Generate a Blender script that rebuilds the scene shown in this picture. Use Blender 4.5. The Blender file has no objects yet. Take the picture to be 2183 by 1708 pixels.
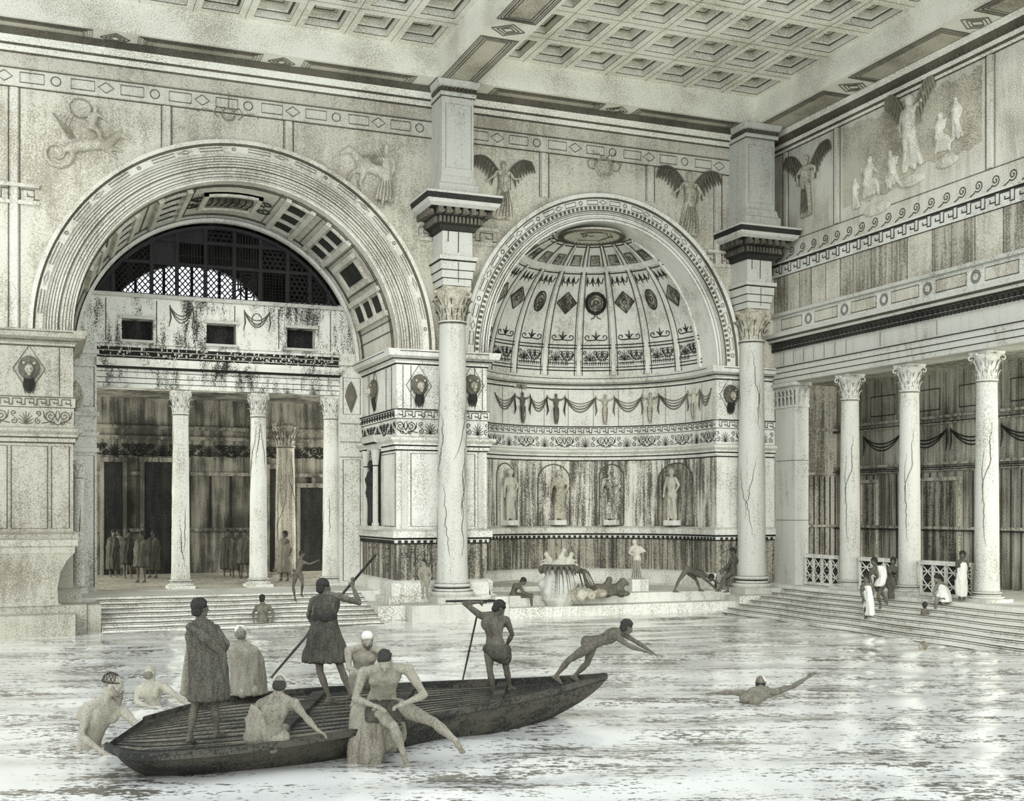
import bpy, bmesh, math, random
from mathutils import Vector, Matrix, Quaternion, noise
random.seed(7)
PI = math.pi
SC = bpy.context.scene
COL = SC.collection
V = Vector

# ---------------------------------------------------------------- place: x runs along the back wall, y towards it, z up from the water
YAW = math.radians(22.02)
CA, SA = math.cos(YAW), math.sin(YAW)
F, CX, HY, EYE = 2512.0, 1091.5, 1090.0, 3.2
def ray(x, y):
    u, v = (x-CX)/F, (HY-y)/F
    return V((CA*u+SA, -SA*u+CA, v))
def P(x, y, t): return V((0, 0, EYE)) + ray(x, y)*t
def onY(x, y, Y):
    r = ray(x, y); return V((0, 0, EYE)) + r*(Y/r.y)
def onX(x, y, X):
    r = ray(x, y); return V((0, 0, EYE)) + r*(X/r.x)
def onZ(x, y, Z):
    r = ray(x, y); return V((0, 0, EYE)) + r*((Z-EYE)/r.z)
def RT(r, t, z=0.0): return V((CA*r+SA*t, -SA*r+CA*t, z))   # metres to the right / ahead of the viewer's spot

# ---------------------------------------------------------------- materials
def lin(c):
    return tuple(((x/255)/12.92 if x/255 <= .04045 else ((x/255+.055)/1.055)**2.4) for x in c) + (1,)
PAPER, MIDT, DARK, INK = (194, 194, 182), (142, 136, 116), (84, 81, 70), (34, 35, 33)
MATS = {}
def stone(name, light=PAPER, dark=INK, dens=.3, grain=36, blotch=.5, streak=.3, stretch=(5, 5, .5), soft=.1, rough=.85, bump=.0, spec=.2):
    """grainy stone: dark specks whose density follows broad patches and long streaks"""
    m = bpy.data.materials.new(name); m.use_nodes = True
    nt = m.node_tree; N = nt.nodes; L = nt.links
    b = N['Principled BSDF']
    b.inputs['Roughness'].default_value = rough
    b.inputs['Specular IOR Level'].default_value = spec
    g = N.new('ShaderNodeNewGeometry')
    def nz(scale, det, vec, rough=.6):
        n = N.new('ShaderNodeTexNoise'); n.inputs['Scale'].default_value = scale
        n.inputs['Detail'].default_value = det; n.inputs['Roughness'].default_value = rough
        L.new(vec, n.inputs['Vector']); return n.outputs['Fac']
    mp = N.new('ShaderNodeMapping'); mp.inputs['Scale'].default_value = stretch
    L.new(g.outputs['Position'], mp.inputs['Vector'])
    fine = nz(grain, 2, g.outputs['Position'], .75)
    bl = nz(.55, 3, g.outputs['Position'])
    st = nz(1.0, 4, mp.outputs['Vector'], .7)
    def ma(op, a, bb, c=None):
        n = N.new('ShaderNodeMath'); n.operation = op
        for i, x in enumerate((a, bb, c)):
            if x is None: continue
            if isinstance(x, (int, float)): n.inputs[i].default_value = x
            else: L.new(x, n.inputs[i])
        return n.outputs[0]
    s = ma('MULTIPLY_ADD', ma('SUBTRACT', bl, .5), blotch, fine)
    s = ma('MULTIPLY_ADD', ma('SUBTRACT', st, .5), streak, s)
    # threshold: dens 0 -> almost clean, 1 -> almost full
    th = .68 - .36*dens
    mr = N.new('ShaderNodeMapRange'); mr.interpolation_type = 'SMOOTHSTEP'
    mr.inputs['From Min'].default_value = th-soft; mr.inputs['From Max'].default_value = th+soft
    L.new(s, mr.inputs['Value'])
    mx = N.new('ShaderNodeMix'); mx.data_type = 'RGBA'
    mx.inputs['A'].default_value = lin(light); mx.inputs['B'].default_value = lin(dark)
    L.new(mr.outputs['Result'], mx.inputs['Factor'])
    L.new(mx.outputs['Result'], b.inputs['Base Color'])
    if bump:
        bp = N.new('ShaderNodeBump'); bp.inputs['Strength'].default_value = bump; bp.inputs['Distance'].default_value = .03
        L.new(s, bp.inputs['Height']); L.new(bp.outputs['Normal'], b.inputs['Normal'])
    MATS[name] = m
    return m
M = {}
M['white'] = stone('white_marble', dens=.16, dark=(120, 116, 100), blotch=.35, streak=.45, bump=.1)
M['pale'] = stone('pale_stone', light=(216, 216, 204), dens=.28, dark=(138, 133, 116), blotch=.45, streak=.35, bump=.1)
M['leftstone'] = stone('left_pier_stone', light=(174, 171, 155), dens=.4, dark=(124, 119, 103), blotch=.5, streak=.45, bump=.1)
M['domestone'] = stone('dome_stone', light=(222, 222, 210), dens=.26, dark=(150, 145, 128), blotch=.55, streak=.35)
M['wall'] = stone('grey_stone', light=(212, 210, 195), dens=.38, dark=(150, 144, 127), blotch=.5, streak=.35, bump=.1)
M['ceil'] = stone('ceiling_stone', light=(236, 234, 218), dens=.34, dark=(164, 158, 139), blotch=.45, streak=.1, stretch=(1, 1, 1), bump=.1)
M['panel'] = stone('grey_painted_panel', light=(204, 201, 184), dens=.42, dark=(150, 144, 126), blotch=.6, streak=.35)
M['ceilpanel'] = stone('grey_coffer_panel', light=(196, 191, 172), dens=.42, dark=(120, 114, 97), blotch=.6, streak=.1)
M['slab'] = stone('grey_marble_slab', light=(184, 180, 162), dens=.46, dark=(106, 102, 88), blotch=.5, streak=.9, stretch=(7, 7, .25))
M['streak'] = stone('streaked_marble', light=(214, 212, 196), dens=.5, dark=(84, 81, 70), blotch=.55, streak=1.3, stretch=(5, 5, .28), soft=.12)
M['dado'] = stone('dark_marble_dado', light=(170, 166, 148), dens=.56, dark=(68, 66, 58), blotch=.5, streak=1.1, stretch=(6, 6, .3), soft=.12)
M['dark'] = stone('dark_shade_stone', light=(150, 146, 130), dens=.58, dark=(62, 61, 54), blotch=.8, streak=1.0, stretch=(3, 3, .2), soft=.14)  # colour carries part of the shade inside the far hall
M['deep'] = stone('black_stone', light=(58, 57, 51), dens=.6, dark=(26, 27, 26), blotch=.5, streak=.6)
M['aisle'] = stone('aisle_stone', light=(200, 197, 180), dens=.46, dark=(104, 100, 86), blotch=.5, streak=.8, stretch=(6, 6, .3))
M['ink'] = stone('dark_inlay', light=(58, 57, 50), dens=.5, dark=(34, 35, 33), blotch=.6, streak=.2)
M['line'] = stone('brown_inlay', light=(104, 99, 84), dens=.5, dark=(70, 67, 57), blotch=.8, streak=.2)
M['faint'] = stone('faint_inlay', light=(146, 140, 120), dens=.4, dark=(104, 99, 84), blotch=.8, streak=.2)
M['stain'] = stone('stained_white_stone', light=(222, 222, 208), dens=.30, dark=(46, 46, 42), blotch=.75, streak=1.0, stretch=(2.2, 2.2, .45), soft=.06)
M['relief'] = stone('relief_stone', light=(190, 186, 166), dens=.42, dark=(96, 91, 76), grain=34, blotch=.5, streak=.3)
M['iron'] = stone('dark_iron', light=(48, 48, 44), dens=.5, dark=(26, 27, 26), blotch=.4, streak=.2, rough=.6)

M['statuedark'] = stone('hatch_shade_stone', light=(120, 116, 101), dark=(52, 51, 45), dens=.5, grain=55, soft=.14)

# ---------------------------------------------------------------- mesh building
class MB:
    def __init__(s): s.v = []; s.f = []; s.m = []; s.mi = 0
    def face(s, idx): s.f.append(tuple(idx)); s.m.append(s.mi)
    def box(s, x0, x1, y0, y1, z0, z1):
        n = len(s.v)
        s.v += [V((x, y, z)) for z in (z0, z1) for y in (y0, y1) for x in (x0, x1)]
        for q in ((0, 2, 3, 1), (4, 5, 7, 6), (0, 1, 5, 4), (2, 6, 7, 3), (0, 4, 6, 2), (1, 3, 7, 5)): s.face([n+i for i in q])
        return s
    def obox(s, c, ax, ay, az, hx, hy, hz):
        n = len(s.v)
        for k in (-1, 1):
            for j in (-1, 1):
                for i in (-1, 1): s.v.append(V(c)+V(ax)*hx*i+V(ay)*hy*j+V(az)*hz*k)
        for q in ((0, 2, 3, 1), (4, 5, 7, 6), (0, 1, 5, 4), (2, 6, 7, 3), (0, 4, 6, 2), (1, 3, 7, 5)): s.face([n+i for i in q])
        return s
    def loft(s, rings, closed=True, cap=True):
        n0 = len(s.v); k = len(rings[0])
        for r in rings: s.v += [V(p) for p in r]
        for i in range(len(rings)-1):
            for j in range(k if closed else k-1):
                a, b = n0+i*k+j, n0+i*k+(j+1) % k
                s.face((a, b, b+k, a+k))
        if cap and closed:
            s.face([n0+j for j in reversed(range(k))]); s.face([n0+(len(rings)-1)*k+j for j in range(k)])
        return s
    def lathe(s, prof, c, seg=24, mats=None):
        c = V(c); n0 = len(s.v)
        for (r, z) in prof:
            for j in range(seg):
                a = 2*PI*j/seg; s.v.append(c+V((r*math.cos(a), r*math.sin(a), z)))
        for i in range(len(prof)-1):
            if mats: s.mi = mats[i]
            for j in range(seg):
                a, b = n0+i*seg+j, n0+i*seg+(j+1) % seg
                s.face((a, b, b+seg, a+seg))
        s.mi = 0
        s.face([n0+j for j in reversed(range(seg))]); s.face([n0+(len(prof)-1)*seg+j for j in range(seg)])
        return s
    def tube(s, pts, r, k=5, closed=False):
        pts = [V(p) for p in pts]
        if len(pts) < 2: return s
        rr = r if isinstance(r, (list, tuple)) else [r]*len(pts)
        rings = []; up = None
        n = len(pts)
        for i, p in enumerate(pts):
            a = pts[(i-1) % n] if (closed or i > 0) else p
            b = pts[(i+1) % n] if (closed or i < n-1) else p
            d = (b-a)
            if d.length < 1e-9: d = V((0, 0, 1))
            d.normalize()
            if up is None:
                up = V((0, 0, 1)) if abs(d.z) < .9 else V((1, 0, 0))
            x = d.cross(up)
            if x.length < 1e-6: x = d.cross(V((0, 1, 0.1)))
            x.normalize(); y = x.cross(d); up = y
            rings.append([p + (x*math.cos(2*PI*j/k)+y*math.sin(2*PI*j/k))*rr[i] for j in range(k)])
        if closed:
            rings.append(rings[0]); s.loft(rings, True, False)
        else: s.loft(rings)
        return s
    def ell(s, c, rx, ry=None, rz=None, rot=None, seg=12, ring=8):
        ry = rx if ry is None else ry; rz = rx if rz is None else rz
        c = V(c); n0 = len(s.v)
        R = rot if rot is not None else Matrix.Identity(3)
        s.v.append(c+R@V((0, 0, -rz)))
        for i in range(1, ring):
            ph = -PI/2+PI*i/ring
            for j in range(seg):
                a = 2*PI*j/seg
                s.v.append(c+R@V((rx*math.cos(ph)*math.cos(a), ry*math.cos(ph)*math.sin(a), rz*math.sin(ph))))
        s.v.append(c+R@V((0, 0, rz)))
        for j in range(seg): s.face((n0, n0+1+(j+1) % seg, n0+1+j))
        for i in range(ring-2):
            for j in range(seg):
                a, b = n0+1+i*seg+j, n0+1+i*seg+(j+1) % seg
                s.face((a, b, b+seg, a+seg))
        e = n0+1+(ring-1)*seg; o = n0+1+(ring-2)*seg
        for j in range(seg): s.face((e, o+j, o+(j+1) % seg))
        return s
    def prism(s, poly, d):
        """flat polygon (3D points) pushed along vector d"""
        n0 = len(s.v); k = len(poly); d = V(d)
        s.v += [V(p) for p in poly]+[V(p)+d for p in poly]
        s.face([n0+i for i in reversed(range(k))]); s.face([n0+k+i for i in range(k)])
        for i in range(k): s.face((n0+i, n0+(i+1) % k, n0+k+(i+1) % k, n0+k+i))
        return s
    def grid(s, fn, nu, nv):
        n0 = len(s.v)
        for i in range(nu+1):
            for j in range(nv+1): s.v.append(V(fn(i/nu, j/nv)))
        for i in range(nu):
            for j in range(nv):
                a = n0+i*(nv+1)+j
                s.face((a, a+1, a+nv+2, a+nv+1))
        return s
    def sweep(s, prof, path, off=0.0, mats=None, caps=True, closed=False):
        """prof: (out, z) list; path: 2D points, the room lies on the right hand"""
        n = len(path); dirs = []
        pt = [V((p[0], p[1])) for p in path]
        rows = []
        for i in range(n):
            a = pt[(i-1) % n] if (closed or i > 0) else None
            b = pt[(i+1) % n] if (closed or i < n-1) else None
            d1 = (pt[i]-a).normalized() if a is not None else None
            d2 = (b-pt[i]).normalized() if b is not None else None
            if d1 is None: d1 = d2
            if d2 is None: d2 = d1
            n1, n2 = V((d1.y, -d1.x)), V((d2.y, -d2.x))
            m = n1+n2
            if m.length < 1e-6: m = n1
            m.normalize(); k = 1/max(.35, m.dot(n1))
            rows.append([V((pt[i].x+m.x*k*(o+off), pt[i].y+m.y*k*(o+off), z)) for (o, z) in prof])
        n0 = len(s.v); k = len(prof)
        for r in rows: s.v += r
        for i in range(n if closed else n-1):
            for j in range(k-1):
                if mats: s.mi = mats[j]
                a = n0+i*k+j; b = n0+((i+1) % n)*k+j
                s.face((a, b, b+1, a+1))
        s.mi = 0
        if caps and not closed and k > 2:
            s.face([n0+j for j in range(k)]); s.face([n0+(n-1)*k+j for j in reversed(range(k))])
        return s
    def archband(s, prof, c, r0, y, a0=0, a1=PI, seg=48, mats=None, caps=True):
        """moulding around an arch in the xz plane: prof = (radius offset, projection towards -y)"""
        n0 = len(s.v); k = len(prof)
        for i in range(seg+1):
            a = a0+(a1-a0)*i/seg
            for (dr, pj) in prof:
                s.v.append(V((c[0]+(r0+dr)*math.cos(a), y-pj, c[1]+(r0+dr)*math.sin(a))))
        for i in range(seg):
            for j in range(k-1):
                if mats: s.mi = mats[j]
                a = n0+i*k+j; s.face((a, a+k, a+k+1, a+1))
        s.mi = 0
        if caps: s.face([n0+j for j in range(k)]); s.face([n0+seg*k+j for j in reversed(range(k))])
        return s
    def build(s, name, mats, parent=None, smooth=False, recalc=True):
        if not isinstance(mats, (list, tuple)): mats = [mats]
        if parent is not None:
            o0 = wloc(parent)
        else:
            zs = min(p.z for p in s.v)
            o0 = V(((min(p.x for p in s.v)+max(p.x for p in s.v))/2, (min(p.y for p in s.v)+max(p.y for p in s.v))/2, zs))
        me = bpy.data.meshes.new(name)
        me.from_pydata([p-o0 for p in s.v], [], s.f)
        for m in mats: me.materials.append(M[m] if isinstance(m, str) else m)
        for i, p in enumerate(me.polygons):
            p.material_index = s.m[i]; p.use_smooth = smooth
        if recalc:
            bm = bmesh.new(); bm.from_mesh(me); bmesh.ops.recalc_face_normals(bm, faces=bm.faces[:]); bm.to_mesh(me); bm.free()
        if smooth:
            try: me.set_sharp_from_angle(angle=math.radians(42))
            except Exception: pass
        me.update()
        o = bpy.data.objects.new(name, me); COL.objects.link(o)
        if parent is not None: o.parent = parent
        else: o.location = o0
        return o
def wloc(o):
    l = V((0, 0, 0))
    while o is not None: l += o.location; o = o.parent
    return l
def tag(o, label, cat, group=None, kind=None):
    o['label'] = label; o['category'] = cat
    if group: o['group'] = group
    if kind: o['kind'] = kind
    return o
def thing(name, loc, label, cat, group=None, kind='thing'):
    o = bpy.data.objects.new(name, None); COL.objects.link(o); o.location = V(loc); o.empty_display_size = .2
    return tag(o, label, cat, group, kind)
def struct(o, label=None, cat=None):
    o['kind'] = 'structure'
    if label: o['label'] = label
    if cat: o['category'] = cat
    return o
def dup(root, loc, label=None, group=None):
    r = root.copy(); COL.objects.link(r); r.location = V(loc)
    if label: r['label'] = label
    if group: r['group'] = group
    for ch in list(root.children):
        c = ch.copy(); COL.objects.link(c); c.parent = r
        for g in list(ch.children):
            d = g.copy(); COL.objects.link(d); d.parent = c
    return r

# ---------------------------------------------------------------- flat maps (s along, z up, o out) and ornament drawn on them
class Path:
    def __init__(s, pts):
        s.p = [V((a, b)) for a, b in pts]; s.c = [0]
        for i in range(1, len(s.p)): s.c.append(s.c[-1]+(s.p[i]-s.p[i-1]).length)
        s.L = s.c[-1]
    def at(s, d, z, o=0.0):
        d = min(max(d, 0), s.L-1e-6); i = 0
        while s.c[i+1] < d: i += 1
        t = (s.p[i+1]-s.p[i]).normalized(); q = s.p[i]+t*(d-s.c[i])
        return V((q.x+t.y*o, q.y-t.x*o, z))
    def near(s, x, y):
        best = (1e9, 0)
        for k in range(0, 2001):
            d = s.L*k/2000; q = s.at(d, 0)
            e = (q.x-x)**2+(q.y-y)**2
            if e < best[0]: best = (e, d)
        return best[1]
def spiral(m, cs, cz, r, turns, a0, sgn, n=14):
    return [m(cs+sgn*math.cos(a0+turns*2*PI*i/n)*r*(1-.85*i/n), cz+math.sin(a0+turns*2*PI*i/n)*r*(1-.85*i/n)) for i in range(n+1)]
def scrolls(mb, m, s0, s1, z0, z1, r=.014, unit=None, pal=True):
    """running tendrils: paired spirals, palmettes and buds"""
    h = z1-z0; unit = unit or h*1.5
    n = max(1, round((s1-s0)/unit)); w = (s1-s0)/n; r = r*.82
    for i in range(n):
        c = s0+(i+.5)*w
        if pal and i % 2 == 0:
            for k in range(-4, 5):
                a = k*.36; l = 1-.05*abs(k)
                mb.tube([m(c, z0+h*.1), m(c+math.sin(a)*h*.3*l, z0+h*(.1+.5*l*math.cos(a))), m(c+math.sin(a*1.15)*h*.5*l, z0+h*(.12+.74*l*math.cos(a)))], [r*.6, r*.95, r*.5], 4)
            for sg in (-1, 1):
                mb.tube(spiral(m, c+sg*w*.38, z0+h*.28, h*.2, 1.3, PI*.5, sg), r, 4)
                mb.tube(spiral(m, c+sg*w*.38, z0+h*.74, h*.17, 1.2, -PI*.5, sg), r, 4)
        else:
            for sg in (-1, 1):
                mb.tube(spiral(m, c+sg*w*.22, z0+h*.6, h*.33, 1.7, -PI*.5, sg), r, 4)
                mb.tube(spiral(m, c+sg*w*.14, z0+h*.22, h*.18, 1.2, PI*.4, -sg), r*.9, 4)
                mb.tube([m(c+sg*w*.3, z0+h*.3), m(c+sg*w*.42, z0+h*.5), m(c+sg*w*.46, z0+h*.9)], [r, r*1.4, r*.5], 4)
                mb.tube([m(c, z0+h*.3), m(c+sg*w*.08, z0+h*.6), m(c+sg*w*.02, z0+h*.92)], [r, r*1.5, r*.5], 4)
            mb.tube([m(c-w*.5, z0+h*.16), m(c-w*.22, z0+h*.26), m(c, z0+h*.08), m(c+w*.22, z0+h*.26), m(c+w*.5, z0+h*.16)], r, 4)
def vitruvian(mb, m, s0, s1, z0, z1, r=.014):
    h = z1-z0; n = round((s1-s0)/(h*1.5)); w = (s1-s0)/n
    for i in range(n):
        c = s0+(i+.5)*w
        mb.tube([m(c-w*.5, z0), m(c-w*.25, z0+h*.15)]+spiral(m, c, z0+h*.55, h*.42, 1.6, -PI*.75, 1), r, 4)
def meander(mb, m, s0, s1, z0, z1, r=.014):
    h = z1-z0; n = max(1, round((s1-s0)/(h*1.9))); w = (s1-s0)/n; pts = []
    for i in range(n):
        b = s0+i*w
        for (a, c) in ((0, 0), (0, 1), (.72, 1), (.72, .3), (.36, .3), (.36, .62), (.36, .3), (.72, .3), (.72, 0), (1, 0)): pts.append(m(b+a*w, z0+c*h))
    mb.tube(pts, r, 4)
def rects(mb, m, s0, s1, z0, z1, r=.013, unit=1.0):
    h = z1-z0; n = max(1, round((s1-s0)/unit)); w = (s1-s0)/n
    for i in range(n):
        b = s0+i*w
        mb.tube([m(b+w*.08, z0+h*.15), m(b+w*.55, z0+h*.15), m(b+w*.55, z0+h*.85), m(b+w*.08, z0+h*.85)], r, 4, True)
        c = b+w*.78
        if i % 2: mb.tube([m(c+math.cos(a)*h*.33, z0+h*.5+math.sin(a)*h*.33) for a in [k*PI/5 for k in range(10)]], r, 4, True)
        else: mb.tube([m(c-w*.16, z0+h*.5), m(c, z0+h*.12), m(c+w*.16, z0+h*.5), m(c, z0+h*.88)], r, 4, True)
def dentils(mb, m, s0, s1, z0, z1, depth=.08, gap=.5, pitch=None):
    h = z1-z0; pitch = pitch or h*1.25
    n = max(1, round((s1-s0)/pitch)); w = (s1-s0)/n
    for i in range(n):
        a, b = s0+i*w, s0+i*w+w*gap
        q = [m(a, z0, 0), m(b, z0, 0), m(b, z1, 0), m(a, z1, 0)]
        t = [m(a, z0, depth), m(b, z0, depth), m(b, z1, depth), m(a, z1, depth)]
        n0 = len(mb.v); mb.v += q+t
        for fc in ((4, 5, 6, 7), (0, 1, 5, 4), (1, 2, 6, 5), (2, 3, 7, 6), (3, 0, 4, 7)): mb.face([n0+j for j in fc])
def hline(mb, m, s0, s1, z, r=.012, step=.5):
    n = max(2, int((s1-s0)/step)); mb.tube([m(s0+(s1-s0)*i/n, z) for i in range(n+1)], r, 4)
def frame(mb, m, s0, s1, z0, z1, r=.015):
    mb.tube([m(s0, z0), m(s1, z0), m(s1, z1), m(s0, z1)], r, 4, True)
def festoon(mb, m, s0, s1, zt, sag, r=.014, n=3):
    for k in range(n):
        sg = sag*(1-.22*k)
        mb.tube([m(s0+(s1-s0)*i/10, zt-sg*(1-(2*i/10-1)**2)) for i in range(11)], r, 4)
    for e in (s0, s1):
        mb.tube([m(e, zt+.05), m(e+.03, zt-sag*.7), m(e-.03, zt-sag*1.25)], [r, r*1.6, r*.6], 4)
def leaf(mb, base, out, up, h, w, curl):
    """acanthus leaf: base point, outward unit, height, width, curl-out at the tip"""
    side = V(out).cross(V(up)).normalized()
    def fn(u, v):
        t = v; x = (u-.5)*2
        wd = w*(1-.35*t)*(1-.5*max(0, t-.75)/.25)*(.85+.15*math.cos(t*14))
        o = curl*(t**3)*1.1 + .02*(1-x*x)
        z = h*t if t < .85 else h*(.85-(t-.85)*.6)
        return V(base)+V(up)*z+V(out)*o+side*(x*wd*.5)
    mb.grid(fn, 4, 7)
def capital(parent, c, z0, z1, r, ab, mats=('white', 'ink'), name='capital'):
    """leafy capital: bell, two rows of leaves, corner volutes; the abacus is its own sub-part"""
    c = V((c[0], c[1], 0)); h = z1-z0; mb = MB()
    mb.lathe([(r*.98, z0-h*.06), (r*1.12, z0-h*.03), (r*1.12, z0), (r*.95, z0+h*.02), (r*.95, z0+h*.35), (r*1.05, z0+h*.7), (r*1.35, z0+h*.88)], c, 20, [0, 1, 0, 0, 0, 0])
    for row, (n, zz, hh, cu, ph) in enumerate(((8, .02, .42, r*.45, 0), (8, .18, .56, r*.6, .5))):
        for i in range(n):
            a = 2*PI*(i+ph)/n; o = V((math.cos(a), math.sin(a), 0))
            mb.mi = 0
            leaf(mb, c+o*r*.97+V((0, 0, z0+h*zz)), o, V((0, 0, 1)), h*hh, r*.72, cu)
            mb.mi = 1
            mb.tube([c+o*r*1.03+V((0, 0, z0+h*zz)), c+o*r*1.05+V((0, 0, z0+h*(zz+hh*.5))), c+o*(r*1.0+cu*.9)+V((0, 0, z0+h*(zz+hh*.84)))], r*.035, 4)
    for i in range(4):
        a = PI/4+i*PI/2; o = V((math.cos(a), math.sin(a), 0))
        mb.mi = 0
        pts = [c+o*r*1.0+V((0, 0, z0+h*.45)), c+o*r*1.2+V((0, 0, z0+h*.7))]
        q = [c+o*(ab*1.12+math.cos(b)*h*.13*(1-.11*k))+V((0, 0, z0+h*.76+math.sin(b)*h*.13*(1-.11*k))) for k, b in enumerate([PI*.9-j*.75 for j in range(9)])]
        mb.tube(pts+q, r*.085, 6)
        mb.mi = 1
        mb.tube(q[:6], r*.03, 4)
        a2 = i*PI/2; o2 = V((math.cos(a2), math.sin(a2), 0)); mb.mi = 0
        mb.ell(c+o2*(r*1.32)+V((0, 0, z0+h*.88)), r*.16, seg=8, ring=6)
    cap = mb.build(name, list(mats), parent, True)
    a = MB(); pts = []
    for i in range(4):
        b0 = PI/4+i*PI/2; b1 = b0+PI/2
        p0, p1 = V((math.cos(b0), math.sin(b0), 0))*ab*1.35, V((math.cos(b1), math.sin(b1), 0))*ab*1.35
        for k in range(5):
            t = (k+.15)/5.3; q = p0.lerp(p1, t); q *= 1-.17*math.sin(PI*t); pts.append(q)
    a.loft([[c+q*.94+V((0, 0, z0+h*.88)) for q in pts], [c+q+V((0, 0, z0+h*.93)) for q in pts], [c+q+V((0, 0, z1)) for q in pts]])
    a.build('abacus', mats[0], cap)
    return cap
def colbase(parent, c, z0, z1, r, mats=('white', 'ink')):
    h = z1-z0; mb = MB()
    mb.lathe([(r*1.38, z0+h*.3), (r*1.46, z0+h*.42), (r*1.38, z0+h*.55), (r*1.2, z0+h*.57), (r*1.14, z0+h*.68), (r*1.18, z0+h*.76), (r*1.27, z0+h*.82), (r*1.18, z0+h*.93), (r*1.08, z0+h*.95), (r*1.04, z1)], (c[0], c[1], 0), 28, [0, 0, 1, 0, 1, 0, 0, 1, 0])
    mb.build('base', list(mats), parent, True)
    p = MB().box(c[0]-r*1.5, c[0]+r*1.5, c[1]-r*1.5, c[1]+r*1.5, z0, z0+h*.3)
    p.build('plinth', mats[0], parent)
def shaft(parent, c, z0, z1, r, mat='white', veins=0, seed=1):
    mb = MB(); prof = []
    for i in range(13):
        t = i/12; prof.append((r*(1.03-.16*t**1.6) if t > .02 else r*1.08, z0+(z1-z0)*t))
    prof += [(r*.95, z1+.005), (r*.95, z1+.05)]
    mb.lathe(prof, (c[0], c[1], 0), 28)
    rg = random.Random(seed); mb.mi = 1
    for k in range(veins):
        a = rg.uniform(PI*.9, PI*2.05); z = rg.uniform(z0+.3, z1-1.5); pts = []
        da = rg.uniform(-.09, .09)
        for i in range(rg.randint(8, 22)):
            t = (z-z0)/(z1-z0)
            if t > .97: break
            rr = r*(1.03-.16*t**1.6)
            pts.append(V((c[0]+math.cos(a)*rr, c[1]+math.sin(a)*rr, z))); z += rg.uniform(.08, .2); a += da+rg.uniform(-.12, .12)
        mb.tube(pts, [.004+.010*math.sin(PI*i/max(1, len(pts)-1)) for i in range(len(pts))], 4)
    mb.mi = 0
    mb.build('shaft', [mat, 'line'], parent, True)
# ---------------------------------------------------------------- bodies: overlapping tapered pieces fused into one skin
REM = []
def frame_of(d, hint=None):
    d = V(d).normalized()
    h = V(hint) if hint is not None else (V((0, 0, 1)) if abs(d.z) < .9 else V((1, 0, 0)))
    x = h - d*h.dot(d)
    if x.length < 1e-5: x = d.orthogonal()
    x.normalize(); y = d.cross(x)
    return x, y, d
class Body(MB):
    def limb(s, p, q, prof, k=10, sq=1.0, hint=None):
        """tapered limb: prof = [(t, r)]; sq flattens across the hint axis"""
        p, q = V(p), V(q); L_ = (q-p).length
        if L_ < 1e-6: return s
        x, y, d = frame_of(q-p, hint); rings = []
        def ring(c, r): return [c+x*math.cos(2*PI*j/k)*r+y*math.sin(2*PI*j/k)*r*sq for j in range(k)]
        r0 = prof[0][1]; r1 = prof[-1][1]
        for a in (80, 50, 22): rings.append(ring(p-d*r0*math.sin(math.radians(a)), r0*math.cos(math.radians(a))))
        for (t, r) in prof: rings.append(ring(p+d*L_*t, r))
        for a in (22, 50, 80): rings.append(ring(q+d*r1*math.sin(math.radians(a)), r1*math.cos(math.radians(a))))
        return s.loft(rings)
    def cap(s, p, q, r0, r1=None, k=8): return s.limb(p, q, [(0, r0), (1, r0 if r1 is None else r1)], k)
    def egg(s, c, x, y, z, rx, ry, rz, seg=12, ring=8):
        R = Matrix((V(x), V(y), V(z))).transposed()
        return s.ell(c, rx, ry, rz, R, seg, ring)
    def skin(s, name, mat, parent, voxel=.012, smooth=4, folds=0.0, floc=9.0):
        o = s.build(name, mat, parent, True, recalc=True)
        for e in ('sharp_edge',):
            if e in o.data.attributes: o.data.attributes.remove(o.data.attributes[e])
        m = o.modifiers.new('r', 'REMESH'); m.mode = 'VOXEL'; m.voxel_size = voxel; m.use_smooth_shade = True
        m2 = o.modifiers.new('s', 'SMOOTH'); m2.factor = .5; m2.iterations = smooth
        REM.append((o, folds, floc)); return o
def fuse_all():
    bpy.context.view_layer.update()
    dg = bpy.context.evaluated_depsgraph_get()
    res = []
    for o, fo, fl in REM:
        me = bpy.data.meshes.new_from_object(o.evaluated_get(dg), depsgraph=dg); res.append(me)
    for (o, fo, fl), me in zip(REM, res):
        old = o.data; o.modifiers.clear(); o.data = me; me.name = o.name
        if fo:
            for v in me.vertices:
                p = v.co
                n = v.normal
                k = noise.noise(V((p.x*fl, p.y*fl, p.z*fl*.22)))
                v.co = p+n*fo*(1-abs(k)*3.2)
        for p in me.polygons: p.use_smooth = True
    REM.clear()
# ================================================================ THE HALL
YW = 34.1
A1C, A1R, A1Z = 5.5, 4.55, 8.03           # great arch on the left
AC, AR, AZ, AY = 17.075, 4.125, 8.65, 35.0  # apse
XR = 23.5
def arc(n=40):
    return [(AC-AR*math.cos(PI*i/n), AY+AR*math.sin(PI*i/n)) for i in range(n+1)]
APSE = [(AC-AR, YW)] + arc() + [(AC+AR, YW)]
PIERA = [(-7, YW), (.95, YW), (.95, 38.1)]
PIERB = [(10.05, 38.1), (10.05, YW), (AC-AR, YW)]
PIERC = [(AC+AR, YW), (XR, YW)]
MAIN = PIERB + APSE[1:] + [(XR, YW)]

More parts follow.
